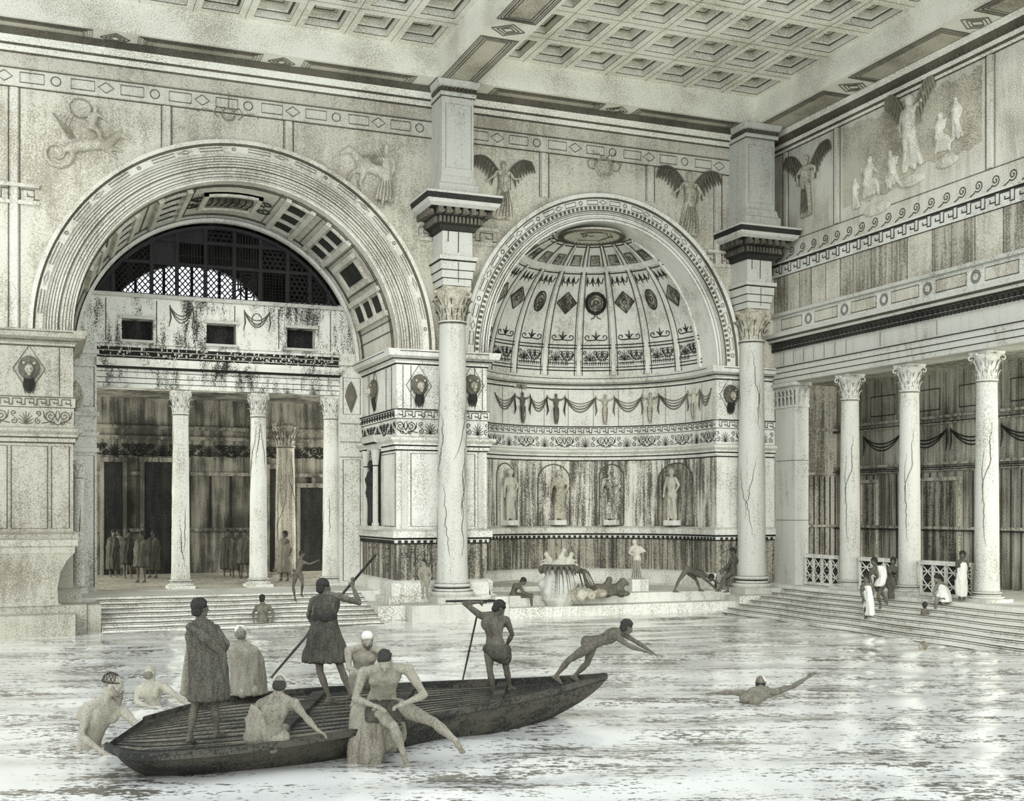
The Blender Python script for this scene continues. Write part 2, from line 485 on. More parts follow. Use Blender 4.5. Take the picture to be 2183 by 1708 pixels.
# ---- upper wall with the two arched openings
def wall_upper():
    mb = MB(); zt = 16.02
    def flat(x0, x1, z0, z1):
        n0 = len(mb.v); mb.v += [V((x0, YW, z0)), V((x1, YW, z0)), V((x1, YW, z1)), V((x0, YW, z1))]; mb.face(range(n0, n0+4))
    def over(c, r, zs, n=48, rv=None):
        rv = rv or r
        pts = [(c-r*math.cos(PI*i/n), zs+rv*math.sin(PI*i/n)) for i in range(n+1)]
        for i in range(n):
            n0 = len(mb.v); (xa, za), (xb, zb) = pts[i], pts[i+1]
            mb.v += [V((xa, YW, za)), V((xb, YW, zb)), V((xb, YW, zt)), V((xa, YW, zt))]; mb.face(range(n0, n0+4))
    flat(-7, A1C-A1R, 8.0, zt); over(A1C, A1R, A1Z); flat(A1C+A1R, AC-AR, 8.0, zt)
    over(AC, AR, 8.05, 48, 4.5); flat(AC+AR, XR, 8.0, zt)
    return mb
struct(wall_upper().build('wall_back', 'panel', recalc=False), 'grey upper wall above the great arch and the apse', 'wall')

# ---- lower walls of the piers and of the apse, zone by zone
def zones(name, path, zs, label):
    mb = MB(); mats = []
    for i, (z0, z1, mt) in enumerate(zs):
        if mt not in mats: mats.append(mt)
        mb.mi = mats.index(mt); mb.sweep([(0, z0), (0, z1)], path, caps=False); 
        for k in range(len(mb.m)-(len(path)-1), len(mb.m)): mb.m[k] = mats.index(mt)
    return struct(mb.build(name, mats, recalc=False), label, 'wall')
PZ = [(0, 2.25, 'dado'), (2.25, 5.1, 'pale'), (5.1, 6.25, 'pale'), (6.25, 8.05, 'pale')]
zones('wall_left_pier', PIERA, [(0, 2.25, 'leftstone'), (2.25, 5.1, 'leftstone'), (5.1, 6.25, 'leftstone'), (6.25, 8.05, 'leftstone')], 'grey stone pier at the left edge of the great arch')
zones('wall_middle_pier', PIERB, PZ, 'pale stone pier between the great arch and the apse')
zones('wall_right_pier', PIERC, PZ, 'short pale pier right of the apse')
zones('wall_apse', APSE, [(0, 2.37, 'dado'), (2.37, 5.1, 'streak'), (5.1, 6.28, 'pale'), (6.28, 8.05, 'pale')], 'curved apse wall of streaked marble')

# ---- mouldings running round piers and apse
CORN = [(.0, 7.62), (.05, 7.66), (.05, 7.72), (.14, 7.76), (.14, 7.80), (.3, 7.86), (.34, 7.98), (.36, 8.05), (.0, 8.07)]
CMAT = [1, 0, 0, 1, 0, 0, 0, 0]
def trims(path, apse=False, mat='pale'):
    out = []
    mb = MB().sweep(CORN, path, mats=CMAT); out.append(('impost_cornice', mb))
    mb = MB().sweep([(0, 5.98), (.05, 6.0), (.06, 6.25), (.09, 6.27), (.0, 6.29)], path, mats=[1, 0, 1, 0])
    out.append(('meander_band', mb))
    mb = MB().sweep([(0, 5.02), (.06, 5.06), (.06, 5.16), (.12, 5.2), (.12, 5.26), (.22, 5.34), (.24, 5.42), (0, 5.46)], path, mats=[1, 0, 1, 0, 0, 0, 0]); out.append(('string_course', mb))
    mb = MB().sweep([(0, 2.2), (.05, 2.24), (.06, 2.34), (.14, 2.4), (.14, 2.58), (.17, 2.62), (0, 2.66)], path, mats=[1, 0, 1, 0, 0, 0]); out.append(('dado_rail', mb))
    return out
TN = [0]
def trim(mb, mats, label, smooth=False):
    TN[0] += 1
    return struct(mb.build('trim_%d' % TN[0], mats, smooth=smooth), label, 'moulding')
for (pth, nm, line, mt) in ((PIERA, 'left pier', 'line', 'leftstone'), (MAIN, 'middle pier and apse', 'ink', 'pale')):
    pa = Path(pth)
    for (k, mb) in trims(pth):
        if k == 'meander_band':
            mb.mi = 1; meander(mb, lambda s, z: pa.at(s, z, .07), .02, pa.L-.02, 6.05, 6.21, .013)
            if nm != 'left pier': mb.mi = 1; hline(mb, lambda s, z: pa.at(s, z, .09), 0, pa.L, 6.27, .016, .2)
        if k == 'dado_rail': mb.mi = 1; dentils(mb, lambda s, z, o=0: pa.at(s, z, .02+o), 0.05, pa.L, 2.22, 2.32, .07, .45, .2)
        if k == 'impost_cornice': mb.mi = 1; hline(mb, lambda s, z: pa.at(s, z, .345), 0, pa.L, 7.99, .012, .2)
        trim(mb, [mt, line], '%s running round the %s' % (k.replace('_', ' '), nm))
    # scroll frieze between string course and meander: inlaid tendrils
    mb = MB().sweep([(0, 5.45), (.02, 5.46), (.02, 5.98), (0, 5.99)], pth); mb.mi = 1
    segs = [(0, pa.L)]
    scrolls(mb, lambda s, z: pa.at(s, z, .03), .05, pa.L-.05, 5.49, 5.95, .0145, .78)
    trim(mb, [mt, 'line' if nm == 'left pier' else 'ink'], 'scroll frieze of tendrils and palmettes round the %s' % nm)
# plinths
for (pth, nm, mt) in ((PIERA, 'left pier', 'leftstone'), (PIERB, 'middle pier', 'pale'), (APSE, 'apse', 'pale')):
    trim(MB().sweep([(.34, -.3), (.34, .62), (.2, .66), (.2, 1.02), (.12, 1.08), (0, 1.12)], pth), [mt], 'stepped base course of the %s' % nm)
# pier panels: pilaster strips, frames, veins
mb = MB(); pb = Path(PIERB)
for s0, s1 in ((.25, 1.0), (4.15, 4.32), (6.6, 6.78)):
    mb.sweep([(0, 2.66), (.05, 2.66), (.05, 5.02), (0, 5.02)], [tuple(pb.at(s0, 0).xy), tuple(pb.at(s1, 0).xy)])
mb.mi = 1
fr = lambda s, z: pb.at(s, z, .012)
for s0, s1 in ((4.45, 5.35), (5.45, 6.5), (.15, 3.9)):
    frame(mb, fr, s0, s1, 2.74, 4.95, .012)
for s in (.9, 1.5, 2.9, 3.5, 4.2, 4.45, 5.45, 6.5, 6.75): mb.tube([fr(s, 6.32), fr(s, 7.6)], .011, 4)
for s in (4.1, 4.6, 5.1, 5.6, 6.1, 6.7, .6, 1.3, 2, 2.6, 3.3): mb.tube([fr(s, 1.1), fr(s, 2.2)], .018, 4)
trim(mb, ['white', 'line'], 'pilaster strips and panel frames of the middle pier')
mb = MB(); pa = Path(PIERA); fr = lambda s, z: pa.at(s, z, .012)
for s0, s1 in ((5.3, 6.3), (6.4, 7.3), (7.4, 7.85)): frame(mb, fr, s0, s1, 2.74, 4.95, .012)
for s in (5.3, 6.05, 7.6): mb.tube([fr(s, 6.32), fr(s, 7.6)], .011, 4)
trim(mb, ['line'], 'thin panel frames of the left pier')

# ---- great arch: vault, archivolts, coffers of the vault
mb = MB()
mb.grid(lambda u, v: V((A1C+A1R*math.cos(PI*u), YW+4*v, A1Z+A1R*math.sin(PI*u))), 60, 4)
vault = struct(mb.build('arch_vault', 'wall', smooth=True, recalc=False), 'deep barrel vault of the great arch', 'vault')
def apt(th, y, r): return V((A1C+r*math.cos(th), y, A1Z+r*math.sin(th)))
def vault_panel(a0, a1, y0, y1, n, name='vault_panel'):
    """recessed dark coffers inside a raised frame, n across the depth"""
    mb = MB(); d = (y1-y0)
    def bar(b0, b1, p, q, h):
        k = 4; ring = []
        for i in range(k+1):
            a = b0+(b1-b0)*i/k
            ring.append([apt(a, p, A1R+.01), apt(a, q, A1R+.01), apt(a, q, A1R-h), apt(a, p, A1R-h)])
        mb.loft(ring)
    e = .035; ew = .16
    mb.mi = 0
    bar(a0, a0+e, y0-.2, y1+.2, .13); bar(a1-e, a1, y0-.2, y1+.2, .13)
    w = d/n
    for i in range(n+1):
        yy = y0+i*w; bar(a0, a1, yy-.06, yy+.06, .10)
    for i in range(n):
        p, q = y0+i*w+.1, y0+(i+1)*w-.1
        mb.mi = 1; bar(a0+e*1.5, a1-e*1.5, p, q, .03)
        mb.mi = 0; m = (a1-a0)*.27
        mb.mi = 1; bar(a0+m, a1-m, p+.2*w, q-.2*w, .06)
    return mb.build(name, ['wall', 'ink' if n < 9 else 'dark'], vault)
for (deg, wd, y0, y1, n) in ((114, 13, 34.6, 37.7, 4), (134, 11, 34.7, 37.7, 3), (151, 10, 34.7, 37.7, 3), (67, 12, 34.6, 37.7, 3), (50, 12, 34.6, 37.7, 3), (35, 13, 35.1, 37.2, 1), (20, 12, 34.6, 37.7, 3)):
    vault_panel(math.radians(deg-wd/2), math.radians(deg+wd/2), y0, y1, n)
# crown tablet with scrolled ends
mb = MB()
def bar(b0, b1, p, q, h, k=5):
    mb.loft([[apt(b0+(b1-b0)*i/k, p, A1R+.01), apt(b0+(b1-b0)*i/k, q, A1R+.01), apt(b0+(b1-b0)*i/k, q, A1R-h), apt(b0+(b1-b0)*i/k, p, A1R-h)] for i in range(k+1)])
a0, a1 = math.radians(80), math.radians(102)
bar(a0, a1, 35.2, 37.0, .05); mb.mi = 1; bar(a0+.05, a1-.05, 35.4, 36.8, .08); mb.mi = 0
for p, q in ((35.2, 35.32), (36.88, 37.0)): bar(a0, a1, p, q, .12)
for b in (a0, a1-.03): bar(b, b+.03, 35.2, 37.0, .12)
mb.mi = 2
mm = lambda s, z: apt(PI/2-s/A1R, z, A1R-.09)
for sg in (-1, 1):
    mb.tube(spiral(lambda s, z: apt(math.radians(91)-s/A1R, z, A1R-.06), sg*1.05, 35.7, .28, 1.3, PI*.5, sg), .025, 4)
    mb.tube(spiral(lambda s, z: apt(math.radians(91)-s/A1R, z, A1R-.06), sg*1.05, 36.5, .28, 1.3, -PI*.5, sg), .025, 4)
for k in range(7):
    mb.tube([mm(-.65+k*.2, 35.6), mm(-.6+k*.2, 36.1), mm(-.68+k*.2, 36.5)], .02, 4)
mb.build('crown_tablet', ['wall', 'dark', 'ink'], vault)
mb = MB()
for dg in (8, 12, 28, 43, 58, 75, 106, 124, 143): 
    a = math.radians(dg); mb.tube([apt(a, YW+.2, A1R-.02), apt(a, YW+3.8, A1R-.02)], .018, 4)
for y in (34.35, 34.5, 37.85, 37.95):
    mb.tube([apt(PI*i/40, y, A1R-.02) for i in range(41)], .016, 4)
mb.build('vault_lines', 'line', vault)
ABP = [(0, 0), (0, .14), (.05, .16), (.07, .12), (.34, .12), (.36, .17), (.41, .12), (.74, .12), (.78, .2), (.96, .22), (1.02, .3), (1.13, .3), (1.16, 0)]
mb = MB().archband(ABP, (A1C, A1Z), A1R, YW, mats=[0, 0, 1, 0, 0, 1, 0, 0, 0, 1, 0, 0], seg=64)
mb.mi = 2
am = lambda s, z: V((A1C+(A1R+z)*math.cos(PI-s/A1R), YW-.14, A1Z+(A1R+z)*math.sin(PI-s/A1R)))
for z in (.12, .2, .28, .47, .55, .62, .69): mb.tube([am(PI*A1R*i/60, z) for i in range(61)], .009, 4)
rects(mb, lambda s, z: am(s, z)-V((0, .1, 0)), .3, PI*A1R-.3, .81, .93, .010, 1.1)
trim(mb, ['wall', 'line', 'line'], 'banded archivolt round the great arch', True)
# rear order of the arch
mb = MB().archband([(0, -.02), (.0, .2), (.1, .22), (.14, .12), (.24, .12), (.26, .2), (.36, .2)], (A1C, A1Z), 4.3, 38.1, mats=[0, 0, 1, 0, 1, 0], seg=56)
trim(mb, ['pale', 'line'], 'narrow rear archivolt deep inside the great arch', True)
mb = MB()
for x0, x1 in ((.9, 1.74), (9.31, 10.1)):
    mb.box(x0, x1, 38.1, 38.95, 0, 8.4)
mb.mi = 1
for x0, x1 in ((.98, 1.66), (9.4, 9.98)):
    for z0, z1 in ((.9, 4.9), (6.4, 7.6)): frame(mb, lambda s, z: V((s, 38.09, z)), x0, x1, z0, z1, .012)
mb.mi = 0
for x0, x1 in ((.9, 1.8), (9.25, 10.1)):
    for z in (5.0, 5.5, 6.1, 8.0): mb.box(x0, x1, 38.0, 38.12, z, z+.12)
struct(mb.build('wall_rear_jambs', ['pale', 'line']), 'pale jambs at the back of the great arch', 'wall')

# ---- gallery in the arch: parapet, entablature, lunette
par = thing('gallery_parapet', (5.5, 38.45, 8.36), 'white stained gallery parapet with three dark openings, across the great arch', 'parapet')
OX = [onY(293, 700, 38.2).x, onY(472, 700, 38.2).x, onY(642, 700, 38.2).x]
mb = MB(); xs = [1.22]
for x in OX: xs += [x-.46, x+.46]
xs.append(9.78)
for i in range(0, len(xs), 2): mb.box(xs[i], xs[i+1], 38.2, 38.75, 8.375, 9.9)
for x in OX: mb.box(x-.46, x+.46, 38.2, 38.75, 8.375, 8.5); mb.box(x-.46, x+.46, 38.2, 38.75, 9.15, 9.9)
mb.build('wall_face', 'stain', par)
mb = MB().box(1.6, 9.4, 38.1, 38.8, 9.82, 9.94); mb.build('coping', 'white', par)
for x in OX:
    f = MB().box(x-.45, x+.45, 38.6, 38.7, 8.5, 9.15).build('opening_shade_panel', 'deep', par)  # black panel stands in for the shade behind the opening
    MB().box(x-.5, x+.5, 38.08, 38.22, 8.42, 8.5).build('opening_sill', 'white', par)
    MB().box(x-.54, x+.54, 38.1, 38.22, 9.15, 9.24).build('opening_lintel', 'white', par)
mb = MB()
for x in (2.0, 3.5, 5.9, 7.3, 9.0):
    mb.tube([V((x, 38.19, 8.45)), V((x, 38.19, 9.75))], .014, 4)
pm = lambda s, z: V((s, 38.185, z))
mb.build('wall_joint', 'line', par)
for a_, b_ in ((6.2, 7.0), (3.9, 4.6)):
    mb = MB(); festoon(mb, pm, a_, b_, 9.6, .5, .016); mb.build('garland', 'line', par)
mb = MB(); mb.tube([pm(6.6+math.cos(a)*.16, 9.35+math.sin(a)*.2) for a in [k*PI/6 for k in range(12)]], .014, 4, True)
mb.build('roundel', 'line', par)
ent = thing('gallery_entablature', (5.5, 38.5, 7.03), 'stained entablature with dark latticed frieze, under the gallery parapet', 'entablature')
mb = MB().box(1.72, 9.32, 38.3, 38.9, 7.9, 8.3)
mb.build('frieze', 'deep', ent)
mb = MB(); rg = random.Random(3)
for k in range(170):
    x = 1.75+rg.random()*7.5; z = 7.95+rg.random()*.3; mb.box(x, x+rg.uniform(.02, .07), 38.27, 38.31, z, z+rg.uniform(.02, .12))
for z in (8.0, 8.16): mb.box(1.72, 9.32, 38.27, 38.31, z, z+.02)
mb.build('frieze_lattice', 'wall', ent)
mb = MB().sweep([(0, 7.5), (.06, 7.52), (.1, 7.6), (.32, 7.66), (.38, 7.8), (.4, 7.9), (0, 7.94)], [(1.72, 38.3), (9.32, 38.3)], mats=[1, 0, 1, 0, 0, 0])
mb.build('cornice', ['stain', 'ink'], ent)
mb = MB().sweep([(0, 7.03), (0.02, 7.03), (.02, 7.16), (.05, 7.18), (.05, 7.32), (.08, 7.34), (.08, 7.5), (0, 7.52)], [(1.72, 38.3), (9.32, 38.3)], mats=[0, 0, 1, 0, 1, 0, 1])
mb.box(1.72, 9.32, 38.3, 38.9, 7.03, 7.52); mb.build('architrave', ['stain', 'ink'], ent)
mb = MB().box(1.72, 9.32, 38.25, 38.9, 8.28, 8.37); mb.build('ledge', 'stain', ent)

lun = struct(thing('window_1', (5.5, 38.5, 9.94), 'dark pierced lunette window over the gallery parapet', 'window'), None)
lun['kind'] = 'structure'
YL = 38.5; R1 = 4.28
def inside(x, z, m=.03): return (x-A1C)**2+(z-A1Z)**2 < (R1-m)**2
def arch_top(x): 
    d = R1*R1-(x-A1C)**2; return A1Z+math.sqrt(d) if d > 0 else A1Z
mx = [onY(p, 600, YL).x for p in (241, 323, 377, 438, 499, 555, 613, 660, 700)]
mb = MB()
for x in mx:
    zt = arch_top(x)
    if zt > 10: mb.box(x-.055, x+.055, YL-.07, YL+.07, 9.94, zt)
for z in (11.0, 11.75):
    h = math.sqrt(max(0, R1*R1-(z-A1Z)**2)); mb.box(A1C-h, A1C+h, YL-.06, YL+.06, z-.05, z+.05)
h = math.sqrt(R1*R1-(9.98-A1Z)**2); mb.box(A1C-h, A1C+h, YL-.08, YL+.08, 9.92, 10.02)
mb.archband([(0, -.08), (0, .08), (-.1, .08), (-.1, -.08), (0, -.08)], (A1C, A1Z), R1, YL, math.radians(27), math.radians(153), 40)
mb.build('window_frame', 'iron', lun)
def seg_in(mb, p, q, r=.02):
    n = max(1, int((V(q)-V(p)).length/.08)); run = []
    for i in range(n+1):
        w = V(p).lerp(V(q), i/n)
        if inside(w.x, w.z): run.append(w)
        else:
            if len(run) > 1: mb.tube(run, r, 4)
            run = []
    if len(run) > 1: mb.tube(run, r, 4)
def lattice(x0, x1, z0, z1, kind):
    mb = MB(); w = x1-x0
    zt = max(arch_top(x0), arch_top(x1), arch_top((x0+x1)/2)); z1 = min(z1, zt)
    if z1-z0 < .1: return
    if kind == 'diag':
        st = .2; k = -40
        for k in range(-30, 40):
            for sg in (1, -1):
                pts = []
                a = x0 if True else 0
                # line z = z0 + k*st + sg*(x-x0)
                pa, pb = None, None; run = []
                for i in range(25):
                    x = x0+w*i/24; z = z0+k*st+sg*(x-x0)*1.15
                    if z0 <= z <= z1 and inside(x, z): run.append(V((x, YL, z)))
                if len(run) > 1: mb.tube(run, .019, 4)
    elif kind == 'grid':
        st = .1
        for i in range(int(w/st)): seg_in(mb, (x0+i*st, YL, z0), (x0+i*st, YL, z1), .008)
        for i in range(int((z1-z0)/st)): seg_in(mb, (x0, YL, z0+i*st), (x1, YL, z0+i*st), .008)
    elif kind == 'bars':
        st = .09
        for i in range(1, int(w/st)): seg_in(mb, (x0+i*st, YL, z0), (x0+i*st, YL, z1), .026)
        for i in range(int((z1-z0)/.25)): seg_in(mb, (x0, YL, z0+i*.25), (x1, YL, z0+i*.25), .02)
    elif kind == 'octagon':
        c = ((x0+x1)/2, (z0+z1)/2)
        for rr in (.18, .3, .42):
            mb.tube([V((c[0]+rr*.75*math.cos(a), YL, c[1]+rr*math.sin(a))) for a in [PI/8+k*PI/4 for k in range(8)]], .026, 4, True)
        for k in range(4): seg_in(mb, (x0, YL, z0+k*(z1-z0)/4), (x1, YL, z1-k*(z1-z0)/4), .024)
        for x in (x0+w*.25, x1-w*.25): seg_in(mb, (x, YL, z0), (x, YL, z1), .026)
    elif kind == 'rings':
        st = .17
        for j in range(int((z1-z0)/(st*.85))+1):
            for i in range(int(w/st)+1):
                c = (x0+(i+.5*(j % 2))*st+.06, z0+(j+.5)*st*.85)
                if x0 < c[0] < x1 and c[1] < z1 and inside(c[0], c[1], .1):
                    mb.tube([V((c[0]+.085*math.cos(a), YL, c[1]+.078*math.sin(a))) for a in [k*PI/4 for k in range(8)]], .03, 4, True)
    elif kind == 'board':
        n = 16; pts = [V((x0, YL-.02, z0))]+[V((x0+w*i/n, YL-.02, min(z1, arch_top(x0+w*i/n)-.02))) for i in range(n+1)]+[V((x1, YL-.02, z0))]
        mb.prism(pts, (0, .05, 0))
    if mb.f: mb.build('window_grille', 'iron', lun)
ms = [A1C-3.7]+mx+[A1C+3.7]
low = ['board', 'diag', 'diag', 'diag', 'diag', 'octagon', 'grid', 'rings', 'rings', 'rings']
mid = ['board', 'diag', 'board', 'bars', 'bars', 'bars', 'rings', 'rings', 'rings', 'rings']
top = ['board', 'board', 'board', 'board', 'rings', 'bars', 'board', 'board', 'board', 'board']
for i in range(len(ms)-1):
    lattice(ms[i], ms[i+1], 10.0, 11.0, low[i]); lattice(ms[i], ms[i+1], 11.05, 11.72, mid[i]); lattice(ms[i], ms[i+1], 11.8, 12.4, top[i])

# ---- rooms behind the arch (seen through it)
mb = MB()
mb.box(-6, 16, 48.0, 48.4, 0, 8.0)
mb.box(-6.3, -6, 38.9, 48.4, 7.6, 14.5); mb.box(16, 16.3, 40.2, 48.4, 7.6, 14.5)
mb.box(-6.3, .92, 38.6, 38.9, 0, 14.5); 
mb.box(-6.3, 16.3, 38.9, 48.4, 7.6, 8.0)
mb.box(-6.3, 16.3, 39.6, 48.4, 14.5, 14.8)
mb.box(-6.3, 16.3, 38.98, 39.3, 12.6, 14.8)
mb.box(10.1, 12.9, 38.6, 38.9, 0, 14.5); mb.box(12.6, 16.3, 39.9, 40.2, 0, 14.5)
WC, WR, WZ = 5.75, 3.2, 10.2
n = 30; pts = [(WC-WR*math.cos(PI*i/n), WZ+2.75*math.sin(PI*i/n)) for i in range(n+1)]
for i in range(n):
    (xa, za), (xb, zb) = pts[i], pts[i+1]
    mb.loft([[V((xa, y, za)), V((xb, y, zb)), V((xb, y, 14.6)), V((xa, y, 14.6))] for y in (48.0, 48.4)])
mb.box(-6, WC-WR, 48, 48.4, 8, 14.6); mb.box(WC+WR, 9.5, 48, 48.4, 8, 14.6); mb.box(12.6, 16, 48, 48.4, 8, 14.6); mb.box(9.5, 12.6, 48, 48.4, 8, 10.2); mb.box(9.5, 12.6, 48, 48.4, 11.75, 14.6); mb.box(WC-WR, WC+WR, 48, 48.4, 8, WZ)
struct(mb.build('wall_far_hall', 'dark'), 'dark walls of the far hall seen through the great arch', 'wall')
mb = MB()
for x in [WC-WR+i*1.07 for i in range(1, 6)]: mb.box(x-.05, x+.05, 48.1, 48.3, WZ, WZ+2.75*math.sqrt(max(0, 1-((x-WC)/WR)**2)))
mb.box(WC-WR, WC+WR, 48.1, 48.3, 11.5, 11.6)
w2 = struct(mb.build('window_2', 'iron')); tag(w2, 'bright arched window in the far hall behind the lunette', 'window'); w2['kind'] = 'structure'
# far hall fittings: string courses, dark doorways
mb = MB()
for z in (2.4, 4.6, 6.0, 6.4): mb.box(-6, 16, 47.85, 48.0, z, z+.14)
fm = lambda s, z: V((s, 47.98, z))
mb.mi = 1; scrolls(mb, fm, -3, 14, 5.3, 5.9, .03, .9)
for k in range(24): mb.box(-4+k*.8, -3.9+k*.8, 47.9, 48, 2.5, 4.6)
TN[0] += 1; struct(mb.build('trim_%d' % TN[0], ['dark', 'deep']), 'faint string courses on the far hall wall', 'moulding')
for i, (xa, xb, ya) in enumerate(((222, 262, 985), (308, 366, 985), (575, 598, 1000), (640, 690, 1040))):
    p, q = onY(xa, 1100, 47.8), onY(xb, 1100, 47.8); top_ = onY(xa, ya, 47.8).z
    d = thing('door_%d' % (i+1), ((p.x+q.x)/2, 47.8, .75), ['leftmost dark doorway in the far hall, left of the arch columns', 'widest dark doorway in the far hall, just left of the first arch column', 'narrow dark doorway in the far hall, behind the second arch column', 'low dark doorway in the far hall, right of the dim inner column'][i], 'doorway', kind='structure')
    MB().box(p.x, q.x, 47.8, 47.95, .75, top_).build('door_leaf', 'deep', d)
    f = MB(); f.box(p.x-.15, p.x, 47.78, 48, .75, top_); f.box(q.x, q.x+.15, 47.78, 48, .75, top_); f.box(p.x-.17, q.x+.17, 47.74, 48, top_+.005, top_+.18)
    f.build('door_frame', 'dark', d)

# ---- apse half dome
DZ, DR, DH = 8.05, AR, 4.5
def dome(az, ph, o=0.0):
    """az 0..pi from left to right, ph 0..pi/2 upwards; o inwards"""
    r = DR-o; h = DH-o
    return V((AC-r*math.cos(ph)*math.cos(az), AY+r*math.cos(ph)*math.sin(az), DZ+h*math.sin(ph)))
mb = MB(); mb.grid(lambda u, v: dome(PI*u, PI/2*v*.999), 60, 30)
# short barrel in front of the dome
def rim(a, y): return V((AC-DR*math.cos(a), y, DZ+DH*math.sin(a)))
mb.grid(lambda u, v: rim(PI*u, YW-.02+(AY-YW+.02)*v), 60, 2)
sd = struct(mb.build('apse_half_dome', 'domestone', smooth=True, recalc=False), 'pale half dome over the apse', 'half dome')
PO = .92  # where the upper ring begins (radians)
mb = MB()
NP = 10
for k in range(NP+1):
    for da in (-.035, .035):
        az = PI*k/NP+da
        if 0.02 < az < PI-.02: mb.tube([dome(az, .02+(1.22)*i/22, .01) for i in range(23)], [.02]*23, 4)
    az = min(max(PI*k/NP, .03), PI-.03); ring = []
mb.build('dome_rib_lines', 'line', sd)
mb = MB()
for k in range(NP+1):
    az = min(max(PI*k/NP, .04), PI-.04)
    mb.loft([[dome(az-.022, p, 0), dome(az+.022, p, 0), dome(az+.016, p, .05), dome(az-.016, p, .05)] for p in [.02+1.2*i/16 for i in range(17)]])
mb.build('dome_rib', 'domestone', sd)
mb = MB()
for ph, r in ((.06, .02), (.085, .016), (.24, .02), (.265, .018), (PO-.03, .02), (PO+.02, .022), (1.2, .02), (1.235, .016)):
    mb.tube([dome(PI*i/60, ph, .015) for i in range(61)], r, 4)
rg = random.Random(5)
for k in range(150):
    az = .1+(PI-.2)*k/150
    if k % 30 > 26: continue
    mb.tube([dome(az, .1, .01), dome(az+rg.uniform(-.008, .008), .1+rg.uniform(.02, .05), .01)], .014, 4)
mb.build('dome_ring_lines', 'ink', sd)
# dark upper ring underside + pole disc
mb = MB(); mb.grid(lambda u, v: dome(PI*u, PO+.0+.05*v, .06-.03*v), 60, 1)
mb.build('dome_fillet', 'domestone', sd)
mb = MB()
for k in range(2):
    pass
oc = thing('oculus_disc', (AC, 35.22, 12.3), 'grey oval disc painted at the crown of the apse dome', 'painted disc')
cz = 12.36
def ocp(a, r, dz=0): return V((AC+r*math.cos(a), 35.16+r*.98*math.sin(a), cz+dz-.10*(r/1.05)**2))
mb = MB(); mb.loft([[ocp(2*PI*i/32, 1.0, .1) for i in range(32)], [ocp(2*PI*i/32, 1.0, .0) for i in range(32)], [ocp(2*PI*i/32, .5, .0) for i in range(32)], [ocp(2*PI*i/32, .05, 0) for i in range(32)]])
mb.build('disc', 'panel', oc)
mb = MB()
for r, w in ((1.06, .035), (1.0, .02), (1.12, .016)): mb.tube([ocp(2*PI*i/32, r, -.0) for i in range(32)], w, 5, True)
for k in range(44): 
    a = 2*PI*k/44; mb.tube([ocp(a, .92, -.01), ocp(a, .99, -.01)], .02, 4)
rg = random.Random(2)
for k in range(5): mb.tube([ocp(rg.uniform(0, 1)+k*1.2+i*.35, .2+.12*k+.05*math.sin(i*2), -.012) for i in range(8)], .014, 4)
mb.build('disc_border', 'line', oc)
# medallions and ornaments per dome panel
def dplate(mb, az0, ph0, poly, o, h=.035):
    """poly in metres (right, up) around a point of the dome"""
    def q(x, z, oo):
        ph = ph0+z/(DH*.97); return dome(az0+x/(DR*math.cos(ph)), ph, oo)
    a = [q(x, z, o) for x, z in poly]; b = [q(x, z, o+h) for x, z in poly]
    mb.loft([a, b])
    return q
def ovalpts(rx, rz, n=20): return [(rx*math.cos(2*PI*i/n), rz*math.sin(2*PI*i/n)) for i in range(n)]
for k in range(NP):
    az = PI*(k+.5)/NP
    if k < 2: continue
    kind = {2: 'd', 3: 'd', 4: 'o', 5: 'd', 6: 'r', 7: 'd', 8: 'o', 9: 'd'}[k]
    lab = {'d': 'dark diamond plaque', 'o': 'dark oval plaque', 'r': 'round wreathed medallion'}[kind]
    wh = {2: 'hard against the left edge of the apse dome', 3: 'on the left side of the dome, just left of an oval plaque', 4: 'on the left side of the apse dome', 5: 'just left of the round medallion in the dome', 6: 'at the middle of the apse dome', 7: 'just right of the round medallion in the dome', 8: 'on the right side of the apse dome', 9: 'hard against the right edge of the apse dome'}[k]
    ph = .62
    t = thing('medallion', dome(az, ph, 0), lab+' '+wh, 'medallion', 'medallions in the apse dome')
    s_ = .36 if kind == 'd' else .3
    poly = {'d': [(0, -s_*1.15), (s_, 0), (0, s_*1.15), (-s_, 0)], 'o': ovalpts(.2, .38), 'r': ovalpts(.3, .34)}[kind]
    mb = MB(); dplate(mb, az, ph, poly, -.01, .05); mb.build('plaque', 'dado', t)
    mb = MB(); q = dplate(MB(), az, ph, poly, 0)
    mb.tube([q(x, z, .045) for x, z in poly], .022, 4, True); mb.tube([q(x*.7, z*.7, .045) for x, z in poly], .014, 4, True)
    mb.tube([q(x*.25, z*.3+.02, .05) for x, z in ovalpts(1.0*s_, 1.0*s_, 8)], .02, 4, True)
    if kind == 'r':
        mb.tube([q(x*1.2, z*1.2, .04) for x, z in ovalpts(.3, .34, 24)], [.03+.015*(i % 2) for i in range(24)], 5, True)
        for x in (-.06, .06): mb.tube([q(x*.2, -.42, .04), q(x, -.55, .04), q(x*3, -.6, .04)], .02, 4)
    mb.build('plaque_border', 'ink', t)
